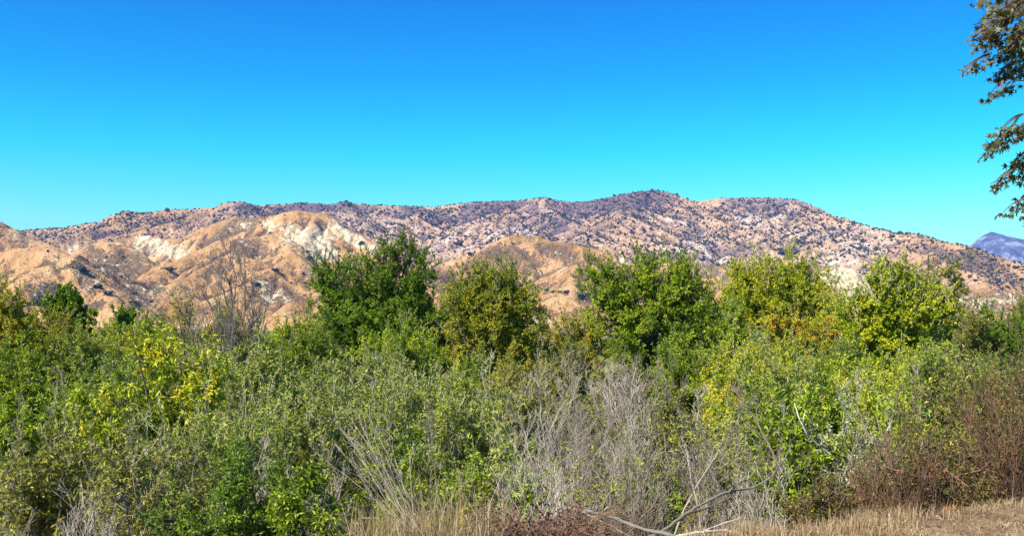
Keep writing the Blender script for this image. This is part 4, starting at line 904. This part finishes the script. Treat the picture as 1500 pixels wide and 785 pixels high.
# ------------------------------------------------------------------ sky, sun, air, camera
SUN_EL, SUN_AZ = 47.0, -130.0      # azimuth measured from +Y (view direction) clockwise: behind the camera, to the left
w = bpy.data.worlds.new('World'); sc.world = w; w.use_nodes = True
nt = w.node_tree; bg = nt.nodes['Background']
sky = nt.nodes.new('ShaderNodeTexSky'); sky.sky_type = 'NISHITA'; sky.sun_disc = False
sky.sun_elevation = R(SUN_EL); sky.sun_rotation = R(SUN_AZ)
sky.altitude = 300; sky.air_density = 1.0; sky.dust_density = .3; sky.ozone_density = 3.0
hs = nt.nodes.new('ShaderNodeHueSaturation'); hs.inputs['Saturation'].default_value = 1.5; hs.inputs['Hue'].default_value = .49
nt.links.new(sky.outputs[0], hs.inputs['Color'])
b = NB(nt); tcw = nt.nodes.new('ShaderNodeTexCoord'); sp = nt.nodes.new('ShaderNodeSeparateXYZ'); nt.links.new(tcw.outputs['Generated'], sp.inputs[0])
tint = b.ramp(sp.outputs[2], [(0, (.85, 1.08, .80)), (.08, (.60, 1.10, .84)), (.15, (.13, 1.02, .88)), (.22, (.01, .78, .91)), (.30, (0, .58, .88)), (.45, (.45, .58, .66)), (1, (.92, .86, .70))])  # tint by elevation; unseen upper dome warmed to weaken the blue fill light
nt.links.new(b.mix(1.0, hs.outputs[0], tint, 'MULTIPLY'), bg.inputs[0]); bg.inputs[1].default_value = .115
sl = bpy.data.lights.new('sun', 'SUN'); sl.energy = 5.0; sl.angle = R(.5); sl.color = (1, .94, .84)
so = bpy.data.objects.new('sun', sl); col.objects.link(so)
from mathutils import Vector
sd = Vector((math.sin(R(SUN_AZ))*math.cos(R(SUN_EL)), math.cos(R(SUN_AZ))*math.cos(R(SUN_EL)), math.sin(R(SUN_EL))))
so.rotation_euler = sd.to_track_quat('Z', 'Y').to_euler()

def haze():
    x, y0, y1, z0, z1 = 16500, -320, 18000, -22, 900
    v = [(-x,y0,z0),(x,y0,z0),(x,y1,z0),(-x,y1,z0),(-x,y0,z1),(x,y0,z1),(x,y1,z1),(-x,y1,z1)]
    q = [(3,2,1,0),(4,5,6,7),(0,1,5,4),(1,2,6,5),(2,3,7,6),(3,0,4,7)]
    m, nt, out = new_mat('air'); pv = nt.nodes.new('ShaderNodeVolumePrincipled')
    pv.inputs['Color'].default_value = (.16, .30, .85, 1); pv.inputs['Density'].default_value = HAZE
    pv.inputs['Anisotropy'].default_value = .0
    nt.links.new(pv.outputs[0], out.inputs['Volume'])
    tag(link('haze', mesh_quads('haze', np.array(v, float), q), m), 'thin blue air between the camera and the mountains', 'haze', kind='stuff')
HAZE = 5e-5
haze()
cam = bpy.data.cameras.new('camera'); co = bpy.data.objects.new('camera', cam); col.objects.link(co)
co.location = (0, 0, EYE); co.rotation_euler = (R(90), 0, 0)
cam.sensor_width = 36; cam.lens = 36*F/1500; cam.shift_y = (HY-392.5)/1500; cam.clip_start = .05; cam.clip_end = 60000
sc.camera = co
sc.view_settings.view_transform = 'Standard'; sc.view_settings.look = 'None'; sc.view_settings.exposure = 1.0; sc.view_settings.gamma = 1
sc.view_settings.use_curve_mapping = False
sc.cycles.max_bounces = 6; sc.cycles.diffuse_bounces = 2; sc.cycles.transmission_bounces = 4; sc.cycles.volume_bounces = 0
print('done', time.time()-T0)
